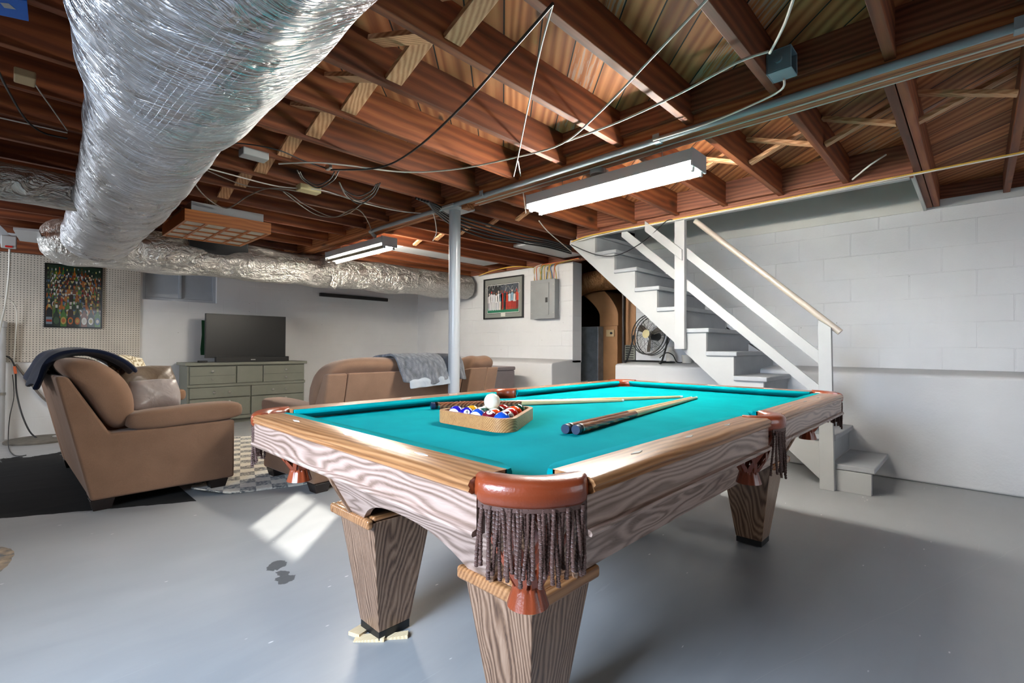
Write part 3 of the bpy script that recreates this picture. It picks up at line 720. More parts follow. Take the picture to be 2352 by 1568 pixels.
# ---------------- balls, rack, cues
BR = .0301; BZ = ZC+BR
ctr = Vector((1.233, 1.284))
def ball_mat(n, col, stripe):
    s = NT('ball_%s' % n); v = s.obj(); c = s.xyz(v)
    nv = s.n('VectorMath', {0: v}, operation='NORMALIZE').outputs[0]; cz = s.xyz(nv)
    base = hexc(col)
    if stripe: base = s.mix(s.math('LESS_THAN', s.math('ABSOLUTE', cz[2]), .55), '#ece6d6', col)
    dot = s.math('GREATER_THAN', cz[0], .93)
    return s.fin(s.mix(dot, base, '#f1ece0'), .12, 0, .6)
vert = [Vector((.139*math.cos(R(a)), .139*math.sin(R(a)))) for a in (240, 120, 0)]   # near, left, right
BD = {1: ('#d99a1a', 0, 'solid yellow'), 2: ('#0f4fc0', 0, 'solid blue'), 3: ('#c01a1a', 0, 'solid red'), 4: ('#1b1796', 0, 'solid purple'), 5: ('#df4718', 0, 'solid orange'), 6: ('#0d4a36', 0, 'solid dark green'), 7: ('#6d0f24', 0, 'solid maroon'), 8: ('#0c0c0d', 0, 'solid black'),
      9: ('#d99a1a', 1, 'yellow striped'), 10: ('#0f4fc0', 1, 'blue striped'), 11: ('#b01a1a', 1, 'red striped'), 12: ('#1f1aa0', 1, 'purple striped'), 13: ('#df4718', 1, 'orange striped'), 14: ('#0d4a36', 1, 'green striped'), 15: ('#5a1420', 1, 'maroon striped')}
pos = {}
Nn, Ll, Rr = vert
for n, f in ((2, 0), (7, .25), (10, .5), (4, .75), (12, 1)): pos[n] = Nn.lerp(Ll, f)
for n, f in ((15, .25), (11, .5), (5, .75), (6, 1)): pos[n] = Nn.lerp(Rr, f)
for n, f in ((1, .25), (9, .5), (3, .75)): pos[n] = Ll.lerp(Rr, f)
inn = .25
pos[13] = (Nn*.5+Ll*.25+Rr*.25); pos[14] = (Nn*.25+Ll*.5+Rr*.25); pos[8] = (Nn*.25+Ll*.25+Rr*.5)
# direction in which each number faces (x axis of the ball)
face_dir = {4: (-.55, -.62, .50), 7: (-.35, -.35, .87), 15: (-.10, -.85, .45)}
ball_mesh = MB().sphere((0, 0, 0), BR, 32, 20)
where = {2: 'at the front corner of the rack', 7: 'second from the front corner on the left edge of the rack', 10: 'in the middle of the front left edge of the rack', 4: 'beside the left corner of the rack', 12: 'in the left corner of the rack',
         15: 'second from the front corner on the right edge of the rack', 11: 'in the middle of the right edge of the rack', 5: 'next to the dark green ball in the rack', 6: 'in the right corner of the rack', 1: 'on the far edge of the rack', 9: 'partly hidden behind the cue ball', 3: 'on the far edge behind the black ball',
         13: 'under the cue ball inside the rack', 14: 'half hidden under the cue ball inside the rack', 8: 'right beneath the cue ball inside the rack'}
for n, q in pos.items():
    col, stp, nm = BD[n]
    o = obj('billiard_ball', ball_mesh, ball_mat(n, col, stp)); o.location = (ctr.x+q.x, ctr.y+q.y, BZ)
    tag(o, '%s billiard ball %s' % (nm, where[n]), 'ball', 'racked billiard balls')
    d = Vector(face_dir.get(n, (random.uniform(-1, 1), random.uniform(.2, 1), random.uniform(-.4, .4)))).normalized()
    if n not in face_dir and stp: d = Vector((.3, .8, -.5)).normalized()
    up = Vector((0, 0, 1)) if n != 12 else Vector((.6, -.5, .3))
    if n in (10, 12): up = Vector((.75, .25, .15)); d = Vector((.1, .2, -.95))
    if n == 15: up = Vector((0, .3, -1)); 
    zc = (up-d*up.dot(d)).normalized(); yc = zc.cross(d)
    rm = Matrix((d, yc, zc)).transposed(); o.rotation_euler = rm.to_euler()
    if n in face_dir:
        cu = bpy.data.curves.new('number', 'FONT'); cu.body = str(n); cu.size = .017; cu.align_x = 'CENTER'; cu.align_y = 'CENTER'; cu.extrude = .0004
        t0 = bpy.data.objects.new('number', cu); COL.objects.link(t0); cu.materials.append(mt['black'])
        t = bpy.data.objects.new('number', bpy.data.meshes.new_from_object(t0.evaluated_get(bpy.context.evaluated_depsgraph_get()))); COL.objects.link(t); bpy.data.objects.remove(t0); t.parent = o
        t.location = (BR+.0002, 0, 0); t.rotation_euler = (R(90), 0, R(90))
s_ = NT('ivory_ball'); iv = s_.fin('#e6e0cb', .12, 0, .6)
o = obj('cue_ball', MB().sphere((0, 0, 0), BR, 36, 22), iv); o.location = (ctr.x, ctr.y, BZ+2*BR*.8165+.001)
tag(o, 'ivory cue ball sitting on top of the racked balls', 'ball')
# triangle rack
def tri(rad, rc, n=7):
    out = []
    for a in (0, 120, 240):
        c0 = Vector((rad*math.cos(R(a)), rad*math.sin(R(a))))
        for i in range(n):
            t = R(a-60+120*i/(n-1)); out.append((ctr.x+c0.x+rc*math.cos(t), ctr.y+c0.y+rc*math.sin(t)))
    return out
ro, ri = tri(.152, .050), tri(.146, .0365)
n_ = len(ro); zl, zh = ZC, ZC+.046
rings = [[(x, y, zl) for x, y in ro], [(x, y, zh) for x, y in ro], [(x, y, zh) for x, y in ri], [(x, y, zl) for x, y in ri]]
o = obj('triangle_rack', MB().loft(rings, loop=True), mt['rackwood'], smooth=50, bev=.0015); tag(o, 'wooden triangle rack holding the billiard balls on the teal cloth', 'rack')
def cue(label, p0, p1, dark=False, up=0.0):
    a = Vector((p0[0], p0[1], 0)); d = Vector((p1[0], p1[1], 0))-a; Lc = d.length; d.normalize()
    c = thing('pool_cue', label, 'cue', (p0[0], p0[1], ZC), 'cues lying on the pool table')
    r0, r1 = .0155, .0065
    rr = lambda t: lerp(r0, r1, t)
    def seg(name, t0, t1, mat_, extra=0.0, n=10):
        pts = [a+d*Lc*lerp(t0, t1, i/n) for i in range(n+1)]
        pts = [Vector((q.x, q.y, ZC+.001+rr(lerp(t0, t1, i/n))+extra+up*(1-lerp(t0, t1, i/n)))) for i, q in enumerate(pts)]
        obj(name, MB().tube(pts, 0, 16, [rr(lerp(t0, t1, i/n))+extra for i in range(n+1)]), mat_, c)
    seg('bumper', 0, .012, mt['bumper']); seg('butt_cap', .0121, .02, mt['gloss_black'], .0005); seg('ring', .0201, .026, mt['metal'], .0006)
    seg('butt', .0261, .36 if not dark else .5, mt['rosewood']); seg('shaft', .3601 if not dark else .5001, .988, mt['maple']); seg('ferrule', .9881, 1.0, mt['ferrule'])
    return c
g = lambda px, py: tuple(at(px, py, z=ZC+.012))[:2]
cue('pool cue with navy bumper lying nearest the front right of the teal cloth', g(1322, 990), g(1600, 911))
cue('pool cue lying just behind the front cue, closely side by side', g(1298, 988), g(1588, 911))
cue('rosewood butted cue lying farthest back beside the left rail', g(990, 934), g(1567, 909), True)
cue('pool cue crossing behind the triangle rack, its tip ending mid table', g(1046, 931), g(1432, 917), False, .0)

# ================================================================== SEATING
def loveseat(name, label, cat, M, W, split=None, arm2=True):
    """depth along local x (0 = rear foot line, front at .82), width along local y 0..W"""
    o = thing(name, label, cat, tuple(M.translation))
    def q():
        m = MB(); m.M = M; return m
    side = [(0, .07), (.82, .07), (.82, .50), (.09, .49), (-.115, .86), (-.175, .865)]
    for y0 in ((0, W-.16) if arm2 else (0,)):
        obj('side_panel', q().prism(side, 'y', y0, y0+.16), mt['tan'], o, bev=.018, seg=3)
        m = q(); m.soft((.53, y0+.085, .56), (.355, .105, .068), .5, 28, 14, .01, Matrix.Rotation(R(-2), 4, 'Y')); obj('arm_pad', m, mt['tan'], o, smooth=80)
    cuts = split or [(0.0, W/2-.005), (W/2+.005, W)]
    for a, c in cuts:
        obj('back_panel', q().prism([(.005, .07), (.10, .07), (-.08, .85), (-.175, .865)], 'y', a+.0 if a > .01 else a+.161, c if c < W-.01 else c-.161 if arm2 else c), mt['tan'], o, bev=.012)
        # pillow back, with a puffed crown rolling over the frame
        prof_ = [(.10, .48), (.22, .50), (.245, .60), (.225, .76), (.14, .90), (.03, .965), (-.09, .975), (-.155, .95), (-.16, .90), (-.10, .84), (0, .66)]
        m = q(); rings = []; N = 14
        for i in range(N+1):
            t = i/N; e = (1-abs(2*t-1)**6)**.5 if 0 < t < 1 else 0.0; e = .55+.45*e
            cx0, cz0 = .04, .74
            rings.append([(cx0+(x-cx0)*e+.006*math.sin(9*t+z*9), lerp(a+.012, c-.012, t), cz0+(z-cz0)*e+.008*math.sin(13*t+x*20)) for x, z in prof_])
        obj('back_cushion', m.loft(rings), mt['tan'], o, smooth=80, sub=2)
    ns = 2
    for i in range(ns):
        a, c = lerp(.17, W-.17, i/ns), lerp(.17, W-.17, (i+1)/ns)
        m = q(); m.soft((.54, (a+c)/2, .40), (.31, (c-a)/2-.004, .085), .35, 28, 12, .006); obj('seat_cushion', m, mt['tan'], o, smooth=80)
    obj('base_rail', q().box((.10, .161, .07), (.79, W-.161, .31)), mt['tan'], o, bev=.012)
    for x, y in ((.06, .07), (.72, .07), (.06, W-.07), (.72, W-.07)):
        m = q(); m.frustum((x, y), .045, .045, .0, .062, .062, .07); obj('foot', m, mt['dark_foot'], o, bev=.003)
    return o
M1 = xf((.372, 4.02, 0), R(1))
loveseat('loveseat', 'tan fabric loveseat seen from its side, navy blanket over its back', 'sofa', M1, 1.72)
# second loveseat: rear toward the pool table (local x -> room +y, local y -> room -x)
M2 = Matrix.Translation((3.29, 3.52, 0)) @ Matrix.Rotation(R(90+4), 4, 'Z')
loveseat('loveseat', 'tan fabric loveseat with its rear to the pool table, grey knit throw on top', 'sofa', M2, 1.78, [(0, .38), (.47, 1.78)])
# throw pillows on the first loveseat
def pillow(name, label, mat_, c, dims, rz, ry, rx=0):
    m = MB(); rot = Matrix.Rotation(rz, 4, 'Z') @ Matrix.Rotation(ry, 4, 'Y') @ Matrix.Rotation(rx, 4, 'X')
    rings = []; n, mm = 32, 14; a, bb, th = dims
    for i in range(mm+1):
        ph = max(-1.55, min(1.55, -math.pi/2+math.pi*i/mm)); ring = []
        for j in range(n):
            t = 2*math.pi*j/n; cx_, sy_ = math.cos(t), math.sin(t)
            k = 1/max(abs(cx_), abs(sy_))**.8; rr = math.cos(ph)**.6
            p = Vector((a*cx_*k*rr*.93, bb*sy_*k*rr*.93, th*math.sin(ph)*(1-.25*rr)))
            p += Vector((0, 0, .012*noise.noise(p*9)))
            p = rot @ p; ring.append((c[0]+p.x, c[1]+p.y, c[2]+p.z))
        rings.append(ring)
    return tag(obj(name, m.loft(rings), mat_, smooth=80), label, 'pillow', 'throw pillows on the loveseat')
q = at(357, 905, y=4.5)
pillow('throw_pillow', 'shiny silver grey satin pillow at the front of the loveseat seat', mt['satin_grey'], (q.x, 4.5, q.z), (.125, .185, .06), R(-72), R(72), 0)
q = at(345, 884, y=4.72)
pillow('throw_pillow', 'dark brown satin pillow behind the silver grey pillow', mt['satin_brown'], (q.x, 4.74, q.z), (.17, .21, .06), R(-68), R(70), R(6))
q = at(302, 864, y=4.98)
pillow('throw_pillow', 'cream scroll patterned pillow leaning highest at the back', mt['damask'], (q.x, 5.0, q.z), (.20, .20, .06), R(-60), R(66), R(-14))
# navy blanket over the first loveseat's back
def drape(name, label, cat, mat_, pathf, w0, w1, n=26, mrows=16, th=.012, wob=.012, sub=1, lining=None):
    m = MB(); top, bot = [], []
    grid = []
    for i in range(n+1):
        t = i/n; row = []
        for j in range(mrows+1):
            s2 = j/mrows; p, nr = pathf(t, s2)
            p = Vector(p)+Vector(nr)*wob*(noise.noise(Vector((t*5, s2*6, 3.1)))+.5)
            row.append((p, Vector(nr)))
        grid.append(row)
    vs = []; fs = []
    for row in grid:
        for p, nr in row: vs.append(tuple(p))
    k = len(vs)
    for row in grid:
        for p, nr in row: vs.append(tuple(p+nr.normalized()*th))
    w = mrows+1
    for i in range(n):
        for j in range(mrows):
            a = i*w+j; fs.append((a, a+1, a+w+1, a+w)); fs.append((k+a, k+a+w, k+a+w+1, k+a+1))
    for i in range(n):
        for j in (0, mrows):
            a = i*w+j; fs.append((a, a+w, k+a+w, k+a))
    for j in range(mrows):
        for i in (0, n):
            a = i*w+j; fs.append((a, a+1, k+a+1, k+a))
    m.add(vs, fs)
    return tag(obj(name, m, mat_, smooth=80, sub=sub), label, cat)
def polyline(pts, t):
    pts = [Vector((p[0], p[1])) for p in pts]; d = [0]
    for a, c in zip(pts, pts[1:]): d.append(d[-1]+(c-a).length)
    x = t*d[-1]
    for i in range(len(pts)-1):
        if x <= d[i+1] or i == len(pts)-2:
            f = (x-d[i])/max(1e-6, d[i+1]-d[i]); p = pts[i].lerp(pts[i+1], f); tg = (pts[i+1]-pts[i]).normalized(); return p, Vector((-tg.y, tg.x))
navp = [(.625, .84), (.555, .915), (.47, .965), (.37, .985), (.26, .98), (.195, .935), (.165, .86), (.135, .77)]
def nav(t, s2):
    pts = smoothpath([(a, c, 0) for a, c in navp], 5); p, nr = polyline(pts, t); y = lerp(4.32, 5.3, s2)
    return (p.x+.02*math.sin(s2*11)*t, y, p.y+.015*math.sin(s2*17+t*4)), (-nr.x, 0, -nr.y) if nr.y < 0 else (nr.x, 0, nr.y)
drape('blanket', 'navy blue blanket slung over the back of the side-on loveseat', 'blanket', mt['navy'], nav, 0, 1, 26, 16, .032, .012)
thr = [(.25, .78), (.185, .88), (.07, .945), (-.06, .965), (-.155, .95), (-.205, .87), (-.235, .76)]
def thrw(t, s2):
    pts = smoothpath([(a, c, 0) for a, c in thr], 5); p, nr = polyline(pts, t)
    yl_ = lerp(.52, 1.20, s2); sk = .05*(1-t)
    p3 = M2 @ Vector((p.x-.012*math.sin(9*s2+3*t), yl_+sk, p.y+.02*math.sin(7*s2)*(t > .9)))
    n3 = M2.to_3x3() @ Vector((nr.x, 0, nr.y)); c3 = M2.to_3x3() @ (Vector((p.x, 0, p.y))-Vector((-.02, 0, .8)))
    return p3, (n3 if n3.dot(c3) > 0 else -n3)
drape('throw_blanket', 'grey cable knit throw draped over the back of the loveseat by the post', 'blanket', mt['knit'], thrw, 0, 1, 28, 22, .025, .02)
th2 = [(-.195, .87), (-.255, .80), (-.262, .745)]
def thrw2(t, s2):
    p, nr = polyline(th2, t); p3 = M2 @ Vector((p.x-.006*math.sin(22*s2), lerp(.64, 1.15, s2), p.y-.02*s2)); n3 = M2.to_3x3() @ Vector((-1, 0, .2)); return p3, n3
lin = drape('lining', None, None, mt['throwlining'], thrw2, 0, 1, 8, 26, .006, .012)
lin.parent = bpy.data.objects['throw_blanket']
# ottoman by the far ledge
o = thing('ottoman', 'mauve grey upholstered block beside the white ledge below the breaker panel', 'ottoman', (4.5, 4.8, 0))
obj('body', MB().box((4.26, 4.55, .03), (4.80, 5.05, .74)), mt['mauve'], o, bev=.02, seg=3)
obj('lid', MB().box((4.255, 4.545, .742), (4.805, 5.055, .79)), mt['mauve'], o, bev=.012)
obj('foot', MB().box((4.3, 4.6, 0), (4.76, 5.0, .03)), mt['dark_foot'], o)

# rug: room-aligned with a slight turn, one corner curled up
rg = MB(); ang = R(-17); n1, n2 = 40, 40; Lx, Ly = 2.6, 2.45
e1 = Vector((math.cos(ang), math.sin(ang), 0)); e2 = Vector((-math.sin(ang), math.cos(ang), 0))
vs, fs = [], []
for i in range(n1+1):
    for j in range(n2+1):
        u, v_ = Lx*i/n1, Ly*j/n2
        q = u+v_*.8; lift = max(0, .24-q)*.55 if q < .24 else 0
        z = .009+lift*.42+.006*max(0, math.sin(u*9))*(v_ < .12)
        vs.append((u+lift*.35, v_+lift*.3, z))
for i in range(n1):
    for j in range(n2):
        a = i*(n2+1)+j; fs.append((a, a+n2+1, a+n2+2, a+1))
rg.add(vs, fs)
o = obj('area_rug', rg, mt['rug'], smooth=80); o.location = (.86, 3.90, 0); o.rotation_euler.z = ang
sm = o.modifiers.new('thick', 'SOLIDIFY'); sm.thickness = .008; sm.offset = -1
tag(o, 'pale checked rug under the loveseats with one curled corner', 'rug')

# ================================================================== DRESSER AND TV
dx0, dx1, dy = 1.60, 3.10, 7.30
d = thing('dresser', 'olive grey painted dresser with metal knobs under the television', 'dresser', (2.35, 7.52, 0))
obj('body', MB().box((dx0, dy+.02, .06), (dx1, 7.74, .79)), mt['dresser'], d, bev=.004)
obj('top', MB().box((dx0-.03, dy-.015, .79), (dx1+.03, 7.76, .828)), mt['dresser'], d, bev=.005)
obj('plinth', MB().box((dx0+.01, dy+.04, 0), (dx1-.01, 7.72, .06)), mt['dresser'], d)
obj('rail', MB().box((dx0-.005, dy-.008, .505), (dx1+.005, dy+.02, .54)).box((dx0-.005, dy-.008, .06), (dx1+.005, dy+.02, .10)), mt['dresser'], d, bev=.003)
def drawer(x0, x1, z0, z1, knobs, groove=None):
    m = MB().box((x0+.006, dy-.002, z0+.006), (x1-.006, dy+.02, z1-.006))
    dr = obj('drawer', m, mt['dresser'], d, bev=.002)
    if groove: obj('groove', MB().box((x0+.01, dy-.0035, groove-.0015), (x1-.01, dy-.002, groove+.0015)), mt['gap'], dr)
    for kx, kz, s2 in knobs:
        obj('knob', MB().lathe([(.006*s2, dy-.002), (.006*s2, dy-.012), (.016*s2, dy-.016), (.018*s2, dy-.024), (.010*s2, dy-.031), (.002, dy-.032)], (kx, 0, kz), 14, 'y'), mt['metal'], dr)
drawer(1.62, 2.16, .54, .78, [(1.88, .71, 1), (1.88, .61, .6)], .655)
drawer(2.17, 2.50, .54, .78, [])
drawer(2.51, 3.08, .54, .78, [(2.82, .71, 1), (2.82, .60, 1)], .655)
drawer(1.62, 2.345, .355, .505, [(1.90, .43, 1), (2.08, .43, 1)])
drawer(2.355, 3.08, .355, .505, [(2.64, .43, 1), (2.82, .43, 1)])
drawer(1.62, 2.345, .10, .355, [(1.90, .30, 1), (2.08, .30, 1)])
drawer(2.355, 3.08, .10, .355, [(2.64, .30, 1), (2.82, .30, 1)])
t = thing('television', 'flat black television standing on the olive grey dresser', 'television', (2.34, 7.5, .828))
obj('bezel', MB().box((1.83, 7.44, .885), (2.87, 7.49, 1.485)).box((2.0, 7.49, .95), (2.7, 7.53, 1.3)), mt['black'], t, bev=.003)
obj('screen', MB().box((1.84, 7.437, .90), (2.86, 7.441, 1.475)), mt['screen'], t)
for x in (2.0, 2.7): obj('stand_foot', MB().box((x-.015, 7.42, .829), (x+.015, 7.6, .887)), mt['black'], t)
o = thing('soundbar', 'black soundbar on the dresser in front of the television', 'speaker', (2.4, 7.37, .828))
obj('body', MB().box((1.93, 7.335, .829), (2.88, 7.41, .90)), mt['black'], o, bev=.006)
obj('badge', MB().box((2.36, 7.332, .852), (2.42, 7.334, .866)), mt['white'], o)
tag(obj('streaming_box', MB().box((1.74, 7.36, .829), (1.84, 7.44, .852)), mt['black'], bev=.004), 'small flat black box at the left end of the dresser top', 'media box')
tag(obj('wall_bar', MB().box((3.53, 7.735, 1.868), (4.79, 7.789, 1.925)), mt['black'], bev=.006), 'long black bar mounted on the wall right of the television', 'speaker')
struct('wall_patch', MB().prism([(1.86, .92), (2.0, .92), (2.0, 1.40), (1.865, 1.405), (1.87, 1.2), (1.855, 1.0)], 'y', YB-.002, YB), mt['green'])

# ================================================================== PEGBOARD, PICTURES, PANEL
tag(obj('pegboard', MB().box((-.55, YB-.02, .855), (1.177, YB-.001, 2.08)), mt['pegboard'], bev=.002), 'cream perforated pegboard hung on the back wall', 'pegboard')
# bottle poster
o = thing('framed_poster', 'black framed poster of many beer bottles on the pegboard', 'poster', (.54, YB-.03, 1.63))
px0, px1, pz0, pz1 = .285, .798, 1.255, 2.0
yy = YB-.045
obj('frame', MB().box((px0, yy, pz0), (px0+.012, yy+.022, pz1)).box((px1-.012, yy, pz0), (px1, yy+.022, pz1)).box((px0+.012, yy, pz0), (px1-.012, yy+.022, pz0+.012)).box((px0+.012, yy, pz1-.012), (px1-.012, yy+.022, pz1)), mt['gloss_black'], o, bev=.002)
m = MB(); m.col = hexc('#0f2a1c'); m.box((px0+.012, yy+.012, pz0+.012), (px1-.012, yy+.02, pz1-.012))
rnd = random.Random(3); lay = 0
glassc = ['#2a1208', '#14301a', '#5a2a10', '#0d0d10', '#1a3a1e', '#3a1a0c', '#7a3c12', '#b5681c', '#4b7a2a', '#101820', '#6e6f3a']
labc = ['#d8d2c0', '#c9a44a', '#a83a28', '#e6e2da', '#7d8c9a', '#c46a2a', '#4a6a86', '#b9b06a', '#e0d8c8', '#3f5a3a', '#d9c9a0']
rows = 11
for r_ in range(rows):
    t = r_/(rows-1); h = lerp(.155, .26, t); wd = lerp(.031, .058, t); cnt = int((px1-px0-.024)/(wd*1.02))
    zb = lerp(pz1-.19, pz0+.013, t**.9); yb = yy+.0115-.0006*r_
    for i in range(cnt):
        c0 = px0+.012+(i+.5)*(px1-px0-.024)/cnt
        g_ = rnd.choice(glassc); l_ = rnd.choice(labc); w2 = wd*.46; nk = wd*.16
        top = min(zb+h*rnd.uniform(.9, 1.05), pz1-.014)
        sh = zb+h*.52
        def pl(pts, col, dy_):
            m.col = tuple(x*.55 for x in hexc(col)[:3])+(1,); m.add([(x, yb-dy_, z) for x, z in pts], [tuple(range(len(pts)))])
        pl([(c0-w2, zb), (c0+w2, zb), (c0+w2, sh), (c0+nk, sh+h*.16), (c0+nk, top), (c0-nk, top), (c0-nk, sh+h*.16), (c0-w2, sh)], g_, 0)
        if rnd.random() < .6:
            rx, rz, zc_ = w2*.9, h*.17, zb+h*.27
            pl([(c0+rx*math.cos(a*math.pi/7), zc_+rz*math.sin(a*math.pi/7)) for a in range(14)], l_, .0002)
            pl([(c0+rx*.62*math.cos(a*math.pi/7), zc_+rz*.55*math.sin(a*math.pi/7)) for a in range(14)], rnd.choice(labc), .0003)
        else:
            pl([(c0-w2*.98, zb+h*.1), (c0+w2*.98, zb+h*.1), (c0+w2*.98, zb+h*.42), (c0-w2*.98, zb+h*.42)], l_, .0002)
            pl([(c0-w2*.9, zb+h*.2), (c0+w2*.9, zb+h*.2), (c0+w2*.9, zb+h*.3), (c0-w2*.9, zb+h*.3)], rnd.choice(labc), .0003)
        pl([(c0-nk, top-h*.2), (c0+nk, top-h*.2), (c0+nk, top-h*.06), (c0-nk, top-h*.06)], rnd.choice(labc), .0002)
obj('print', m, mt['vcol'], o, smooth=0)
# team picture on the short wall
fy0, fy1, fz0, fz1 = 5.01, 5.895, 1.505, 2.165
xx = XW-.035
o = thing('framed_picture', 'grey matted framed photograph of a sports team with a pen signature', 'picture', (XW-.02, 5.45, 1.83))
obj('frame', MB().box((xx, fy0, fz0), (xx+.03, fy0+.02, fz1)).box((xx, fy1-.02, fz0), (xx+.03, fy1, fz1)).box((xx, fy0+.02, fz0), (xx+.03, fy1-.02, fz0+.02)).box((xx, fy0+.02, fz1-.02), (xx+.03, fy1-.02, fz1)), mt['black'], o, bev=.003)
m = MB()
def rect(y0, y1, z0, z1, col, k):
    m.col = hexc(col); m.add([(xx+.02-.0006*k, y, z) for y, z in ((y0, z0), (y1, z0), (y1, z1), (y0, z1))], [(0, 1, 2, 3)])
def pg(pts, col, k):
    m.col = hexc(col); m.add([(xx+.02-.0006*k, y, z) for y, z in pts], [tuple(range(len(pts)))])
rect(fy0+.015, fy1-.015, fz0+.015, fz1-.015, '#83857f', 0)
# note: image left is larger y
a0, a1, c0, c1 = fy0+.10, fy1-.085, fz0+.10, fz1-.115
rect(a0-.015, a1+.015, c0-.015, c1+.015, '#2c2c2a', 1); rect(a0-.008, a1+.008, c0-.008, c1+.008, '#e3e0d8', 2)
rect(a0, a1, c0, c1, '#262a2c', 3); rect(a0, a0+.4, c1-.14, c1, '#454d56', 4); rect(a0, a1, c0, c0+.075, '#1d6b50', 4)
rnd = random.Random(5)
W_ = a1-a0; H_ = c1-c0
for i in range(34): # crowd specks in the dark stand
    yv, zv = rnd.uniform(a0, a1-.02), rnd.uniform(c0+.27, c1-.02); rect(yv, yv+.014, zv, zv+.016, rnd.choice(['#3d4247', '#1d1f20', '#565c60', '#33302c']), 5)
figs = [(.93, '#d9d6d6', '#d2d0d4'), (.86, '#dcdadc', '#d8d6d8'), (.78, '#d5d6da', '#dadada'), (.70, '#e0dede', '#cfd0d4'), (.63, '#d8d8da', '#d6d6da'), (.56, '#7fa6bd', '#d9c9b8'), (.51, '#b03020', '#a82c1c'), (.43, '#23343b', '#1e2528'), (.36, '#b53a22', '#b02e1e'), (.28, '#c6d2da', '#b23424'), (.20, '#88aabd', '#a32a1e'), (.12, '#d6c8c0', '#a02c20'), (.05, '#b5402c', '#7d2018')]
for f, shirt, leg in figs:
    yc = a0+W_*f; hh = rnd.uniform(.27, .31); w_ = .032
    rect(yc-.026, yc-.003, c0+.045, c0+.045+hh*.5, leg, 6); rect(yc+.003, yc+.026, c0+.04, c0+.04+hh*.5, leg, 6)
    pg([(yc-w_, c0+.04+hh*.45), (yc+w_, c0+.04+hh*.45), (yc+w_*1.1, c0+.04+hh*.82), (yc, c0+.04+hh*.9), (yc-w_*1.1, c0+.04+hh*.82)], shirt, 7)
    pg([(yc+.017*math.cos(k*.785), c0+.04+hh*.97+.02*math.sin(k*.785)) for k in range(8)], rnd.choice(['#8a6a58', '#6b4a3c', '#c8b8ac', '#a83428']), 8)
rect(5.40, 5.50, fz0+.035, fz0+.09, '#d6d3c9', 3)
obj('print', m, mt['vmatte'], o, smooth=0)
m = MB()
sig = [(fy1-.06, .60), (fy1-.05, .80), (fy1-.13, .72), (fy1-.19, .90), (fy1-.22, .70), (fy1-.30, .92), (fy1-.33, .80), (fy1-.38, .86), (fy1-.44, .78), (fy1-.52, .86), (fy1-.50, .62), (fy1-.56, .80), (fy1-.62, .66), (fy1-.66, .78), (fy1-.71, .58), (fy1-.75, .72), (fy1-.79, .52), (fy1-.84, .62)]
m.tube(smoothpath([(xx+.008, y, fz0+(fz1-fz0)*z) for y, z in [(y_, .74+(z_-.74)*.7) for y_, z_ in sig]], 5), .003, 6)
obj('signature', m, mt['white'], o)
# breaker panel
o = thing('breaker_panel', 'grey steel electrical breaker panel on the short white wall', 'electrical panel', (XW-.05, 4.6, 1.72))
obj('box', MB().box((XW-.10, 4.33, 1.47), (XW-.001, 4.78, 2.03)), mt['steel'], o, bev=.004)
obj('cover', MB().box((XW-.108, 4.325, 1.465), (XW-.10, 4.785, 2.035)), mt['steel'], o, bev=.002)
dr = obj('door', MB().box((XW-.116, 4.43, 1.52), (XW-.108, 4.72, 1.985)), mt['steel'], o, bev=.003)
obj('latch', MB().box((XW-.12, 4.45, 1.70), (XW-.116, 4.49, 1.77)), mt['black'], dr)
for y, z in ((4.35, 1.55), (4.76, 1.55), (4.35, 1.95), (4.76, 1.95)): obj('screw', MB().lathe([(.006, XW-.111), (.005, XW-.108)], (0, y, z), 10, 'x'), mt['metal'], o)
wc = ['cable_yellow', 'cable_white', 'cable_orange', 'cable_yellow', 'cable_yellow', 'cable_green', 'cable_yellow', 'cable_blue', 'cable_yellow', 'cable_white', 'cable_yellow', 'cable_blue', 'cable_orange', 'cable_yellow']
rnd = random.Random(9)
names_ = {'cable_yellow': 'yellow', 'cable_white': 'white', 'cable_orange': 'orange red', 'cable_green': 'dull green', 'cable_blue': 'blue'}
for i, k in enumerate(wc):
    y = 4.76-.032*i; xo = XW-.05+rnd.uniform(-.02, .02); e_ = rnd.uniform(-.05, .05)
    obj('wire', MB().tube(smoothpath([(xo, y, 2.033), (xo-.005, y+e_*.4, 2.12), (xo-.01, y+e_, 2.2), (xo-.03, y+e_*.5-.05, 2.236+.003*(i%4)), (xo-.06, y-.2, 2.25), (xo-.08, 4.15, 2.245+.002*(i%5)), (xo-.12, 3.85, 2.25)], 5), .006, 7), mt[k], o)['label'] = '%s wire' % names_[k]

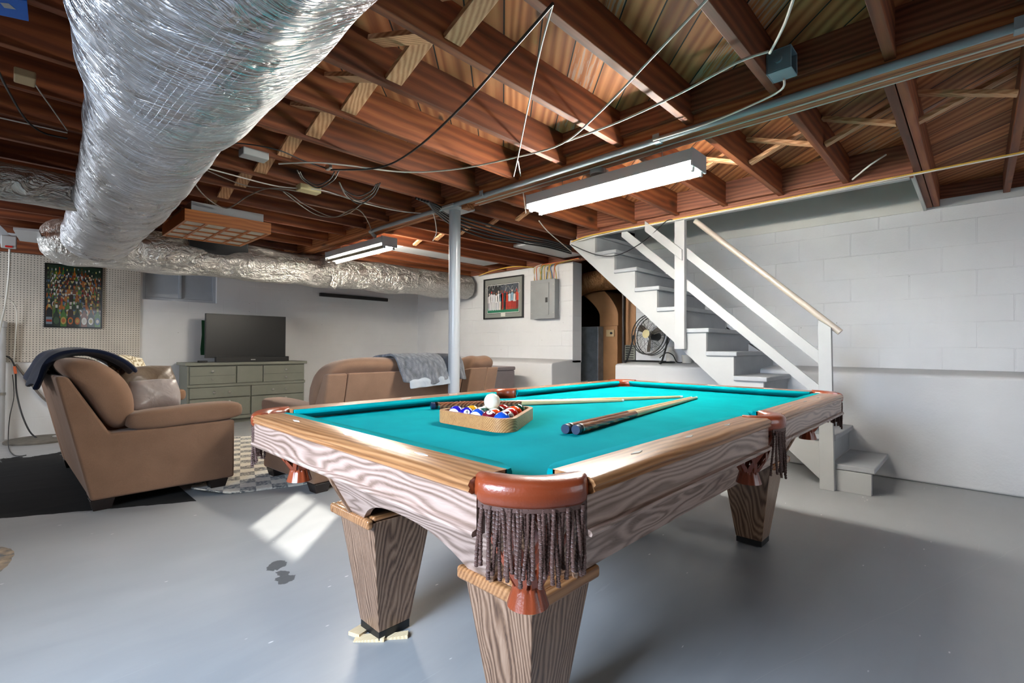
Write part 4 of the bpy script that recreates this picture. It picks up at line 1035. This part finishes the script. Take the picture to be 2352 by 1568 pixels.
# ================================================================== DUCTS
def duct(name, label, rings, mat_, wr=.012, n=40, seed=0, extra=None, sub=1):
    """rings: list of (centre, a (horizontal), b (vertical), axis 'x' or 'y')"""
    m = MB(); out = []
    for i, (c, a, b2, ax) in enumerate(rings):
        ring = []
        for k in range(n):
            t = 2*math.pi*k/n; q = 1+wr*2.2*noise.noise(Vector((i*.55+seed, math.cos(t)*2.2, math.sin(t)*2.2)))+wr*noise.noise(Vector((i*1.4, k*.7+seed, 2)))
            u, v_ = a*math.cos(t)*q, b2*math.sin(t)*q
            ring.append((c[0]+u, c[1], c[2]+v_) if ax == 'y' else (c[0], c[1]+u, c[2]+v_))
        out.append(ring)
    m.loft(out)
    o = obj(name, m, mat_, smooth=80, sub=sub); tag(o, label, 'duct'); return o
key = [(-.6, .30, 1.995, .31, .262), (1.0, .33, 2.0, .305, .26), (1.5, .355, 2.0, .30, .255), (2.05, .405, 2.015, .275, .245), (2.2, .42, 2.03, .27, .235), (2.32, .43, 2.045, .25, .22), (3, .48, 2.045, .25, .217), (4, .53, 2.045, .258, .218), (5, .55, 2.045, .255, .218), (5.62, .56, 2.04, .26, .222), (5.9, .56, 2.03, .26, .215)]
rings = []
for i in range(66):
    y = -.6+6.5*i/65
    for a, c in zip(key, key[1:]):
        if a[0] <= y <= c[0]+1e-6:
            f = (y-a[0])/(c[0]-a[0]); k = [lerp(p, q, f) for p, q in zip(a, c)]
            rib = .0035*math.sin(y*38) if y > 2.3 else 0
            rings.append(((k[1], y, min(k[2], 2.262-k[4]*1.0)), k[3]+rib, k[4]+rib, 'y')); break
duct('foil_duct', 'large silver foil wrapped air duct running overhead along the left', rings, mt['foil'], .03, seed=1)
rings = []
for i in range(50):
    x = .17+5.25*i/49; r = .205+.012*math.sin(x*7)+(.02 if x < .9 else 0)
    if x < .45: r *= math.sqrt(max(.1, 1-((.45-x)/.30)**2*.9))
    zc_ = 2.03 if x < 2.4 else lerp(2.03, 2.065, (x-2.4)/3)
    rings.append(((x, 6.22+.01*math.sin(x*3), min(zc_, 2.262-r*1.02)), r, r, 'x'))
duct('foil_duct', 'crumpled foil wrapped cross duct in front of the back wall', rings, mt['foil2'], .05, seed=5)
rings = [((-1.3+1.66*i/20, 4.3, 2.055), .115, .115, 'x') for i in range(21)]
duct('foil_duct', 'small foil branch duct at the far left meeting the large duct', rings, mt['foil2'], .05, 28, seed=8)
# loose foil tape tab hanging from the cross duct
q = at(765, 640, y=6.02)
o = obj('tape_tab', MB().prism([(q.x-.05, q.z+.12), (q.x+.06, q.z+.12), (q.x+.07, q.z-.02), (q.x+.02, q.z-.14), (q.x-.05, q.z-.09), (q.x-.02, q.z)], 'y', 5.995, 5.999), mt['foil2']); tag(o, 'loose strip of foil tape dangling from the cross duct', 'tape')
tag(obj('duct_collar', MB().box((1.32, 6.02, 2.05), (1.9, 6.4, 2.266)), mt['black'], bev=.01), 'black boot between the cross duct and the joists behind the wooden grid light', 'duct')

# ================================================================== LIGHT FIXTURES
def fluoro(name, label, x0, x1, y0, y1, zb, lit, hook):
    o = thing(name, label, 'light fixture', ((x0+x1)/2, (y0+y1)/2, zb))
    xm = (x0+x1)/2
    obj('housing', MB().prism([(x0, zb+.02), (x0, zb+.085), (x1, zb+.085), (x1, zb+.02), (xm+.025, zb+.032), (xm-.025, zb+.032)], 'y', y0, y1), mt['white_gloss'], o, smooth=0)
    for ye in (y0, y1): obj('end_cap', MB().box((x0-.003, ye-.006, zb-.012), (x1+.003, ye+.006, zb+.088)), mt['white_gloss'], o, bev=.002)
    for i, xt in enumerate((lerp(x0, x1, .19), lerp(x0, x1, .81))):
        obj('tube', MB().tube([(xt, y0+.02, zb-.012), (xt, y1-.02, zb-.012)], .018, 14), mt[lit[i]] if lit[i] else mt['tube_dim'], o)
        for ye in (y0+.012, y1-.012): obj('socket', MB().box((xt-.012, ye-.008, zb-.034), (xt+.012, ye+.008, zb+.03)), mt['white_gloss'], o, bev=.002)
    for yh in hook: obj('hanger', MB().tube([(xm, yh, zb+.085), (xm, yh, ZJ+.02)], .003, 6), mt['metal'], o)
    return o
fluoro('fluorescent_fixture', 'bright white two tube fluorescent fixture hung under the joists above the pool table', 2.60, 2.78, 1.13, 2.36, 2.075, ('tube', 'tube'), (1.35, 2.1))
fluoro('fluorescent_fixture', 'fluorescent fixture with one lit tube near the foil cross duct', 2.62, 2.79, 4.35, 5.62, 2.09, (0, 'tube_far'), (4.5, 5.4))
o = thing('ceiling_light', 'square oak grid ceiling light with white panels', 'light fixture', (1.34, 5.15, 2.1))
gx0, gx1, gy0, gy1 = 1.0, 1.68, 4.72, 5.56
fr_ = MB().box((gx0, gy0, 2.09), (gx1, gy0+.022, 2.19)).box((gx0, gy1-.022, 2.09), (gx1, gy1, 2.19)).box((gx0, gy0+.022, 2.09), (gx0+.022, gy1-.022, 2.19)).box((gx1-.022, gy0+.022, 2.09), (gx1, gy1-.022, 2.19))
obj('frame', fr_, mt['oakgrid'], o, bev=.002)
m = MB()
for i in (1, 2, 3):
    x = lerp(gx0, gx1, i/4); m.box((x-.010, gy0+.022, 2.092), (x+.010, gy1-.022, 2.102)); y = lerp(gy0, gy1, i/4); m.box((gx0+.022, y-.014, 2.0925), (gx1-.022, y+.014, 2.1015))
obj('grid', m, mt['oakgrid'], o)
obj('diffuser', MB().box((gx0+.023, gy0+.023, 2.1025), (gx1-.023, gy1-.023, 2.11)), mt['diffuser'], o)
obj('housing', MB().box((gx0+.05, gy0+.02, 2.192), (gx1-.06, gy1-.05, 2.266)), mt['white_gloss'], o, bev=.003)
# white strips up between the far joists
def strip(label, x0, x1, y):
    tag(obj('strip_light', MB().box((x0, y-.194, 2.283), (x1, y+.194, 2.32)), mt['white_gloss'], bev=.004), label, 'panel', 'white panels between the far joists')
strip('longer white panel tucked between joists beyond the post', 3.35, 5.0, (ys[18]+ys[19])/2)
strip('white panel between joists nearer the breaker wires', 4.3, 5.3, (ys[15]+ys[16])/2)

# ================================================================== WIRES AND BOXES OVERHEAD
def cable(label, pts, r, mat_, n=7, name='cable', cat='cable', k=6):
    return tag(obj(name, MB().tube(smoothpath(pts, k), r, n), mt[mat_], smooth=80), label, cat)
zc = 2.245
A = lambda l, z=zc: [at(px, py, z=z) for px, py in l]
cable('grey conduit pipe fixed along the bottom edge of the main girder', [(2.535, -2.5, 2.235), (2.535, 0, 2.235), (2.535, 1.5, 2.232), (2.535, 3.0, 2.225), (2.535, 4.3, 2.222), (2.56, 4.45, 2.215), (2.64, 4.52, 2.2)], .018, 'conduit', 10, 'conduit', 'conduit')
for i, y in enumerate((-.12, 1.3, 2.75)):
    tag(obj('conduit_clip', MB().box((2.513, y-.02, 2.213), (2.56, y+.02, 2.222)).box((2.508, y-.02, 2.213), (2.513, y+.02, 2.26)), mt['conduit'], bev=.002), ('pipe clip on the conduit at the near right end', 'pipe clip on the conduit above the fluorescent fixture', 'pipe clip on the conduit just before the post')[i], 'clip', 'conduit clips on the girder')
cable('black cable swagging from the hook down to the far joists', A([(1270, 8), (1190, 100), (1060, 245), (950, 345), (870, 385), (760, 390)], 2.225), .006, 'cable_black')
cable('white cord pair hanging from the hook to the girder cables', A([(1270, 10), (1240, 120), (1210, 260), (1190, 360), (1180, 405)], 2.225), .0035, 'cable_white')
cable('long white cable crossing the joists from the top edge of the picture', A([(1632, -10), (1500, 130), (1380, 255), (1290, 330), (1180, 362), (1050, 388), (930, 395), (800, 380), (720, 373), (640, 376)], 2.232), .005, 'cable_white')
cable('white cable running from the junction box over the joists', A([(1765, 118), (1690, 145), (1560, 215), (1420, 280), (1300, 325)], 2.236), .0055, 'cable_white')
cable('white cable coming down from above into the junction box', A([(1825, -10), (1800, 60), (1768, 122)], 2.24), .0055, 'cable_white')
cable('white cable leaving the bottom of the junction box toward the conduit', A([(1801, 182), (1795, 205), (1740, 235), (1620, 285), (1500, 322)], 2.215), .005, 'cable_white')
cable('white cable stapled along the underside of the girder', [(2.63, -2.5, 2.228), (2.63, 0, 2.228), (2.625, 1.0, 2.227), (2.63, 2.0, 2.226), (2.63, 2.95, 2.225)], .0045, 'cable_white')
cable('second white cable along the right edge of the girder', [(2.716, -.2, 2.24), (2.714, .4, 2.238), (2.716, 1.2, 2.24), (2.714, 2.2, 2.238), (2.716, 3.0, 2.24)], .004, 'cable_white')
cable('yellow cable strung along the stair opening beam', [(4.236, -2, 2.262), (4.236, -.2, 2.25), (4.238, .6, 2.243), (4.238, 1.4, 2.24), (4.236, 2.2, 2.238), (4.235, 2.9, 2.235), (4.26, 3.2, 2.21)], .006, 'cable_yellow')
cable('white cable strung along the stair opening beam below the yellow cable', [(4.226, -2, 2.25), (4.228, -.2, 2.24), (4.23, .6, 2.232), (4.23, 1.6, 2.228), (4.228, 2.6, 2.225), (4.25, 3.15, 2.2)], .005, 'cable_white')
cable('yellow cable arching from the breaker panel to the foil duct end', A([(1100, 633), (1130, 622), (1180, 612), (1226, 614)], 2.24), .007, 'cable_yellow')
cable('black cord looping across the upper stair stringer', [at(1312, 562, x=4.29), at(1370, 585, x=4.27), at(1420, 585, x=4.26), at(1480, 553, x=4.235), at(1530, 508, x=4.225), at(1548, 506, x=4.235)], .005, 'cable_black')
rnd = random.Random(12)
blk = [('thick black cable bundle strand passing over the post plate, topmost', 0), ('black cable strand sagging under the others past the post', 1), ('black cable strand closest to the stair stringer end', 2), ('lowest black cable strand of the bundle beside the post', 3), ('black cable strand rising behind the post toward the wires', 4)]
for lb, i in blk:
    o_ = i*7
    cable(lb, A([(955+o_, 455+i*2), (1000, 470+i*4), (1045, 492+i*7), (1120, 515+i*8), (1200, 538+i*6+rnd.uniform(-4, 4)), (1260, 552+i*4), (1312, 566+i*4)], 2.225-.006*i), .0095, 'cable_black')
loop = lambda cx_, cz_, w_, h_: [(cx_-w_, cz_-h_*.6), (cx_-w_*.7, cz_+h_*.3), (cx_, cz_+h_), (cx_+w_*.7, cz_+h_*.4), (cx_+w_, cz_-h_*.5)]
for i, (c0_, c1_, w_, h_, lb) in enumerate(((728, 405, 40, 20, 'inner loop of slack black cable beside the white splitter'), (730, 405, 48, 26, 'outer loop of slack black cable beside the white splitter'), (822, 432, 42, 18, 'upper hanging loop of the black coil mid ceiling'), (824, 434, 44, 25, 'middle hanging loop of the black coil mid ceiling'), (826, 436, 47, 32, 'lowest hanging loop of the black coil mid ceiling'))):
    cable(lb, A(loop(c0_, c1_, w_, h_), 2.235), .005, 'cable_black')
cable('thin black wire along the joists near the white detector', A([(480, 328), (560, 330), (640, 345), (700, 370), (755, 388)], 2.25), .004, 'cable_black')
cable('white cable running from the foil duct past the cream box to the girder', A([(440, 376), (520, 398), (640, 428), (740, 437), (830, 465), (920, 485), (1010, 492)], 2.24), .0045, 'cable_white')
cable('grey cable sagging below the cream box, upper of two', A([(445, 378), (560, 425), (650, 438), (700, 470), (760, 497), (800, 490), (830, 468)], 2.235), .004, 'cable_grey')
cable('grey cable sagging below the cream box, lower of two', A([(650, 440), (720, 490), (770, 498), (820, 480), (850, 520), (858, 560)], 2.215), .004, 'cable_grey')
cable('grey cable drooping beside the foil duct in a long curve', A([(430, 395), (470, 450), (520, 478), (570, 450), (620, 432), (690, 440)], 2.225), .005, 'cable_grey')
cable('tan cable tail hanging behind the post', [at(995, 490, y=3.3), at(1000, 510, y=3.3), at(1002, 535, y=3.3), at(994, 553, y=3.3)], .004, 'cable_white')
cable('white cord dropping from the crossed cables below the girder', [at(1190, 370, z=2.225), at(1200, 430, y=2.6), at(1208, 490, y=2.7)], .004, 'cable_white')
cable('white cable slanting down to the stair stringer top', [at(1238, 507, z=2.25), at(1262, 535, z=2.24), at(1312, 577, z=2.2)], .005, 'cable_white')
cable('white cable rising from the beam into the joist bay over the stairs', [at(1958, 412, z=2.26), at(2000, 378, z=2.3), at(2035, 355, z=2.36)], .006, 'cable_white')
cable('thin white wire hanging from the tan ceiling box', A([(75, 185), (95, 215), (120, 250), (155, 300)], 2.24), .003, 'cable_white')
cable('dark cable curving along the upper left joists', A([(-10, 150), (20, 210), (60, 275), (100, 305), (155, 318)], 2.23), .005, 'cable_black')
cable('pale cable stretched straight across the upper left joists', A([(-10, 268), (80, 288), (155, 305)], 2.25), .004, 'cable_white')
# junction box on a joist near the girder
jb = thing('junction_box', 'blue grey plastic junction box on a joist beside the girder', 'electrical box', (2.4, .66, 2.3))
jl = at(1800, 145, z=2.30)
m = MB(); c = (2.36, .62, 2.315); h = .05
m.box((c[0]+h-.006, c[1]-h, c[2]-h+.006), (c[0]+h, c[1]+h-.006, c[2]+h-.006)).box((c[0]-h, c[1]+h-.006, c[2]-h), (c[0]+h, c[1]+h, c[2]+h)).box((c[0]-h, c[1]-h, c[2]+h-.006), (c[0]+h, c[1]+h-.006, c[2]+h)).box((c[0]-h, c[1]-h, c[2]-h), (c[0]+h, c[1]+h-.006, c[2]-h+.006)).box((c[0]-h, c[1]-h, c[2]-h+.006), (c[0]-h+.006, c[1]+h-.006, c[2]+h-.006))
obj('body', m, mt['bluebox'], jb, bev=.003)
obj('connector', MB().lathe([(.016, c[0]-h-.012), (.016, c[0]-h)], (0, c[1], c[2]), 14, 'x'), mt['bluebox'], jb)
def mount(name, label, cat, mat_, c, s):
    return tag(obj(name, MB().box((c[0]-s[0], c[1]-s[1], c[2]-s[2]), (c[0]+s[0], c[1]+s[1], c[2]+s[2])), mt[mat_], bev=.006, seg=3), label, cat)
mount('alarm_sensor', 'white rectangular sensor box fixed under a joist', 'sensor', 'white', (1.05, 3.25, 2.246), (.075, .045, .023))
mount('junction_cover', 'cream rectangular box under the joists beside the black coil', 'electrical box', 'cream', (1.57, 3.66, 2.246), (.08, .045, .023))
q = at(57, 180, z=2.245); mount('ceiling_box', 'small tan box with a centre hole at the upper left', 'electrical box', 'beige', (q.x, q.y, 2.25), (.035, .05, .018))
q = at(755, 387, z=2.24); mount('cable_splitter', 'small silver cable splitter where the black cable ends', 'splitter', 'metal', (q.x, q.y, 2.25), (.012, .03, .018))
q = at(1373, 404, z=2.2)
o = thing('outlet_box', 'white round ceiling outlet beside the fluorescent fixture on the girder', 'electrical box', (2.7, 1.95, 2.2))
qc = at(1373, 404, z=2.205)
obj('plate', MB().lathe([(.001, 2.198), (.05, 2.20), (.055, 2.212), (.05, 2.236)], (2.695, qc.y*2.695/qc.x, 0), 20), mt['white'], o)
obj('plug', MB().box((2.72, qc.y*2.695/qc.x-.05, 2.2), (2.75, qc.y*2.695/qc.x-.02, 2.234)), mt['white'], o, bev=.003)
# blue board upper left
b0 = [at(px, py, z=2.255) for px, py in ((-60, -20), (62, 3), (66, 49), (-60, 22))]
o = thing('blue_sign', 'bright blue flat board with a white label at the upper left corner', 'board', tuple(b0[2]))
m = MB(); m.add([tuple(p) for p in b0]+[(p.x, p.y, p.z+.006) for p in b0], [(0, 1, 2, 3), (7, 6, 5, 4), (0, 4, 5, 1), (1, 5, 6, 2), (2, 6, 7, 3), (3, 7, 4, 0)]); obj('board', m, mt['bluesign'], o)
b1 = [at(px, py, z=2.254) for px, py in ((0, 6), (20, 8), (37, 22), (10, 18))]
m = MB(); m.add([tuple(p) for p in b1], [(0, 1, 2, 3)]); obj('label', m, mt['white'], o)

# ================================================================== LEFT EDGE
o = thing('white_pipe', 'white vertical pipe at the far left below the pegboard', 'pipe', (-.05, 7.66, 0))
obj('pipe', MB().lathe([(.042, 0), (.042, 1.24), (.05, 1.245), (.05, 1.30), (.03, 1.31)], (-.055, 7.68, 0), 20), mt['white_gloss'], o)
obj('clamp', MB().lathe([(.047, .5), (.047, .53)], (-.055, 7.68, 0), 20), mt['metal'], o)
P6 = lambda px, py: at(px, py, y=6.9)
sh = [P6(-50, 470), P6(-5, 512), P6(36, 552), P6(-50, 566)]
def slabpoly(name, ps, th, mat_, parent=None):
    m = MB(); n = len(ps); m.add([tuple(p) for p in ps]+[(p.x, p.y+th, p.z) for p in ps], [tuple(range(n)), tuple(range(2*n-1, n-1, -1))]+[(i, n+i, n+(i+1) % n, (i+1) % n) for i in range(n)]); return obj(name, m, mat_, parent)
o = thing('shelf_light', 'white angled strip housing with a plug adapter at the left edge', 'light fixture', tuple(P6(20, 545)))
slabpoly('housing', sh, .10, mt['white_gloss'], o)
q = P6(22, 555); ad = obj('plug_adapter', MB().box((q.x-.06, q.y-.07, q.z-.07), (q.x+.05, q.y-.001, q.z+.05)), mt['white'], o, bev=.01)
obj('switch', MB().box((q.x-.03, q.y-.075, q.z-.068), (q.x+.02, q.y-.0705, q.z-.05)), mt['red'], ad)
ps = [at(px, py, z=2.03) for px, py in ((30, 527), (90, 532), (102, 560), (45, 553))]
m = MB(); m.add([tuple(p) for p in ps]+[(p.x, p.y, p.z+.02) for p in ps], [(0, 1, 2, 3), (7, 6, 5, 4), (0, 4, 5, 1), (1, 5, 6, 2), (2, 6, 7, 3), (3, 7, 4, 0)])
tag(obj('shelf_board', m, mt['white_gloss']), 'thin white flat panel under the joists above the pegboard top', 'panel')
struct('trim_4', MB().box((-1.7, YB-.06, 2.085), (1.2, YB-.001, 2.25)), mt['joist'])
cable('cream extension cord hanging from the plug adapter', [at(22, 572, y=6.85), at(20, 630, y=6.95), at(12, 700, y=7.2), at(2, 745, y=7.5), at(-10, 800, y=7.6)], .009, 'cable_white')
cable('white charger cable drooping over the pegboard edge', [at(2, 680, y=7.6), at(25, 690, y=7.65), at(38, 715, y=7.7), at(36, 770, y=7.72), at(30, 850, y=7.72)], .006, 'cable_white')
cable('black power cord with red end running down to the floor lid', [at(12, 817, y=7.7), at(26, 825, y=7.7), at(35, 850, y=7.7), at(38, 900, y=7.7), at(50, 950, y=7.62), at(68, 990, y=7.55), at(86, 1007, y=7.5)], .008, 'cable_black')
cable('red plug sleeve on the black cord under the pegboard', [at(33, 841, y=7.68), at(36, 858, y=7.68)], .013, 'red' if 0 else 'cable_orange')
cable('thin black wire falling to the floor at the far left', [at(29, 860, y=7.7), at(32, 910, y=7.7), at(22, 960, y=7.6), at(19, 1020, y=7.2), at(28, 1042, z=.006), at(45, 1047, z=.006), at(60, 1045, z=.006)], .004, 'cable_black')
cable('grey cable slanting across the wall behind the loveseat', [at(36, 836, y=7.76), at(70, 880, y=7.76), at(100, 915, y=7.76), at(132, 937, y=7.76), at(160, 960, y=7.76)], .012, 'cable_grey')
o = thing('sump_lid', 'round concrete floor lid at the foot of the back wall', 'lid', (.27, 7.43, 0))
obj('disc', MB().lathe([(.30, .0), (.30, .018), (.285, .024), (.001, .026)], (.27, 7.43, 0), 30), mt['concrete'], o)
obj('hatch', MB().lathe([(.085, .026), (.085, .03), (.001, .031)], (.44, 7.47, 0), 24), mt['white'], o)

# ================================================================== UNDER THE LEG, FURNACE ROOM, FAN
def shim(label, px, py, rz, l, w):
    q = at(px, py, z=0); m = MB(); m.M = xf((q.x, q.y, 0), rz); m.prism([(-l/2, 0), (l/2, 0), (l/2, .014), (-l/2, .004)], 'y', -w/2, w/2)
    tag(obj('wood_shim', m, mt['pine']), label, 'shim', 'shims under the table leg')
shim('pale wood shim poking out left of the table leg foot', 832, 1447, R(200), .09, .05)
shim('pale wood shim flat at the front corner of the leg foot', 850, 1467, R(-45), .11, .04)
shim('long pale wood shim on the right side of the leg foot', 905, 1463, R(-40), .10, .03)
FXp = 6.15
fq = lambda px, py, x=FXp: at(px, py, x=x)
fu = thing('furnace', 'tan sheet metal furnace cabinet with a curved duct in the dark room', 'furnace', tuple(fq(1395, 860)))
a0, a1 = fq(1418, 750), fq(1376, 750)
zt = fq(1390, 748).z
obj('cabinet', MB().box((FXp, a0.y, 0), (FXp+.6, a1.y, zt)), mt['tanmetal'], fu, bev=.01)
m = MB(); rings = []
for i in range(13):
    t = i/12; z = lerp(zt, fq(1390, 668).z, t); sh_ = (.0 if t < .3 else (t-.3)**1.6*.75)
    rings.append([(FXp+.02, a0.y+sh_*.55, z), (FXp+.5, a0.y+sh_*.55, z), (FXp+.5, a1.y+sh_*.85, z), (FXp+.02, a1.y+sh_*.85, z)])
m.loft(rings); obj('curved_duct', m, mt['tanmetal'], fu, smooth=60)
q = fq(1402, 765); sw_ = obj('switch_plate', MB().box((FXp-.02, q.y-.07, q.z-.05), (FXp-.001, q.y+.06, q.z+.05)), mt['beige'], fu, bev=.004); obj('switch_knob', MB().lathe([(.018, FXp-.035), (.018, FXp-.02)], (0, q.y-.03, q.z), 12, 'x'), mt['black'], sw_)
b0_, b1_ = fq(1374, 750, 6.0), fq(1325, 750, 6.0)
tag(obj('return_plenum', MB().box((6.0, b0_.y, 0), (6.14, b1_.y, fq(1350, 750, 6.0).z)), mt['galv'], bev=.006), 'dull galvanised metal plenum left of the tan furnace', 'duct')
g0 = fq(1345, 650, 5.95); g1 = fq(1440, 655, 5.95)
rings = [((5.95+.25*i/12, lerp(g0.y+.3, g1.y-.2, i/12), lerp(g0.z, g1.z, i/12)-.02), .16, .15, 'x') for i in range(13)]
m = MB(); m.tube(smoothpath([(5.95, 4.6, g0.z-.25), (5.95, 4.35, g0.z-.05), (5.97, 4.0, g0.z+.02), (6.0, 3.2, g0.z)], 6), .15, 20)
tag(obj('foil_duct', m, mt['foilbrown'], smooth=80), 'brownish foil duct overhead in the furnace room', 'duct')
r0_, r1_ = fq(1461, 700), fq(1437, 700)
wh = thing('water_heater_cabinet', 'tall tan appliance cabinet with a grey grille behind the fan', 'appliance', (6.3, (r0_.y+r1_.y)/2, 0))
obj('cabinet', MB().box((FXp, r0_.y, 0), (FXp+.5, r1_.y, fq(1450, 640).z)), mt['tanmetal'], wh, bev=.01)
m = MB(); zg0, zg1 = fq(1450, 830).z, fq(1450, 792).z
m.box((FXp-.03, r0_.y, zg0), (FXp-.001, r1_.y, zg1)); obj('grille_box', m, mt['dresser'], wh)
m = MB()
for i in range(7):
    z = lerp(zg0+.02, zg1-.02, i/6); m.box((FXp-.034, r0_.y+.02, z-.006), (FXp-.0305, r1_.y-.02, z+.006))
obj('grille', m, mt['gap'], wh)
q = fq(1432, 700, 6.05); tag(obj('gas_pipe', MB().tube([(6.05, q.y, 0), (6.05, q.y, 2.2)], .02, 10), mt['dark_foot']), 'dark vertical pipe between the furnace and the tan cabinet', 'pipe')
o = thing('trash_bin', 'small white bin on the floor at the furnace room doorway', 'bin', (5.9, 4.3, 0))
q = fq(1335, 878, 5.9); obj('bin', MB().lathe([(.10, 0), (.13, .52), (.14, .52), (.14, .56), (.12, .56), (.09, .02)], (5.9, q.y+.05, 0), 20), mt['white'], o)
# floor fan on the ledge
fc = at(1494, 769, x=5.22); zl_ = .885
fan = thing('floor_fan', 'black round metal cage fan on the white ledge under the stairs', 'fan', (5.22, fc.y, .875))
rot = Matrix.Translation(fc) @ Vector((-1, .16, .14)).to_track_quat('Z', 'Y').to_matrix().to_4x4()
FR = .235
m = MB(); m.M = rot
circ = lambda r, z, n=36: [(r*math.cos(2*math.pi*k/n), r*math.sin(2*math.pi*k/n), z) for k in range(n+1)]
for r, z in ((FR, .0), (FR*.995, .05), (FR*.995, -.05)): m.tube(circ(r, z), .006, 6)
obj('rim', m, mt['black'], fan)
m = MB(); m.M = rot
for k in range(12):
    r = FR*(.2+.075*k); m.tube(circ(r, .05+.035*(1-(r/FR)**2), 28), .0013, 4)
for k in range(14):
    a = 2*math.pi*k/14; m.tube([(r*math.cos(a+.25*(r/FR)), r*math.sin(a+.25*(r/FR)), .052+.035*(1-(r/FR)**2)) for r in (.04, .09, .14, .19, FR)], .002, 4)
obj('cage', m, mt['black'], fan)
m = MB(); m.M = rot @ Matrix.Translation((0, 0, -.1)); 
for k in range(8):
    a = 2*math.pi*k/8; m.tube([(r*math.cos(a), r*math.sin(a), .05) for r in (.04, .14, FR)], .002, 4)
for k in range(4): m.tube(circ(FR*(.4+.2*k), .05, 28), .0013, 4)
obj('rear_cage', m, mt['black'], fan)
for k in range(3):
    m = MB(); a = 2*math.pi*k/3+.5; vs = []
    for r, tw, w_ in ((.03, .5, .03), (.09, .42, .055), (.15, .34, .075), (.205, .28, .06)):
        for s2 in (-1, 1): vs.append((r*math.cos(a+s2*w_/r*.5), r*math.sin(a+s2*w_/r*.5), s2*w_*tw*.5))
    n = len(vs); m.M = rot; m.add(vs+[(x, y, z+.003) for x, y, z in vs], [(0, 1, 3, 2), (2, 3, 5, 4), (4, 5, 7, 6), (8, 10, 11, 9), (10, 12, 13, 11), (12, 14, 15, 13), (6, 7, 15, 14), (0, 2, 10, 8), (2, 4, 12, 10), (4, 6, 14, 12), (1, 9, 11, 3), (3, 11, 13, 5), (5, 13, 15, 7)])
    obj('blade', m, mt['metal'], fan)
m = MB(); m.M = rot; m.lathe([(.045, .078), (.05, .086), (.04, .092), (.001, .093)], n=24); obj('hub_badge', m, mt['cream'], fan)
m = MB(); m.M = rot; m.lathe([(.05, -.14), (.055, -.03), (.04, .0)], n=20); obj('motor', m, mt['black'], fan)
side = (rot.to_3x3() @ Vector((1, 0, 0))); side.z = 0; side.normalize(); fw = Vector((-1, .16, 0)).normalized()
s1, s2 = fc+side*(FR+.012), fc-side*(FR+.012)
g1_, g2_ = Vector((s1.x, s1.y, .893)), Vector((s2.x, s2.y, .893))
m = MB(); m.tube(smoothpath([s1, s1+Vector((0, 0, -.15))+fw*.05, g1_+fw*.13, g1_+fw*.15, g1_-fw*.10, g2_-fw*.10, g2_+fw*.15, g2_+fw*.13, s2+Vector((0, 0, -.15))+fw*.05, s2], 5), .011, 8); obj('stand', m, mt['black'], fan)
cable('black fan cord with plug lying on the ledge', [at(1515, 822, x=5.25), at(1530, 810, x=5.25), at(1545, 815, x=5.22), Vector((5.18, at(1556, 830, x=5.2).y, .90)), Vector((5.16, at(1570, 834, x=5.2).y, .895))], .006, 'cable_black')
q = at(1541, 822, x=5.35); tag(obj('glass_jar', MB().lathe([(.05, .885), (.055, .9), (.05, .99), (.02, 1.03), (.02, 1.06), (.001, 1.06)], (5.35, q.y, 0), 18), mt['diffuser']), 'pale bottle standing on the ledge right of the fan', 'bottle')
q = at(1578, 826, x=5.35); tag(obj('plastic_tub', MB().lathe([(.05, .885), (.06, .97), (.064, .975), (.055, .972)], (5.35, q.y, 0), 18), mt['diffuser']), 'small pale tub on the ledge near the stringer', 'tub')
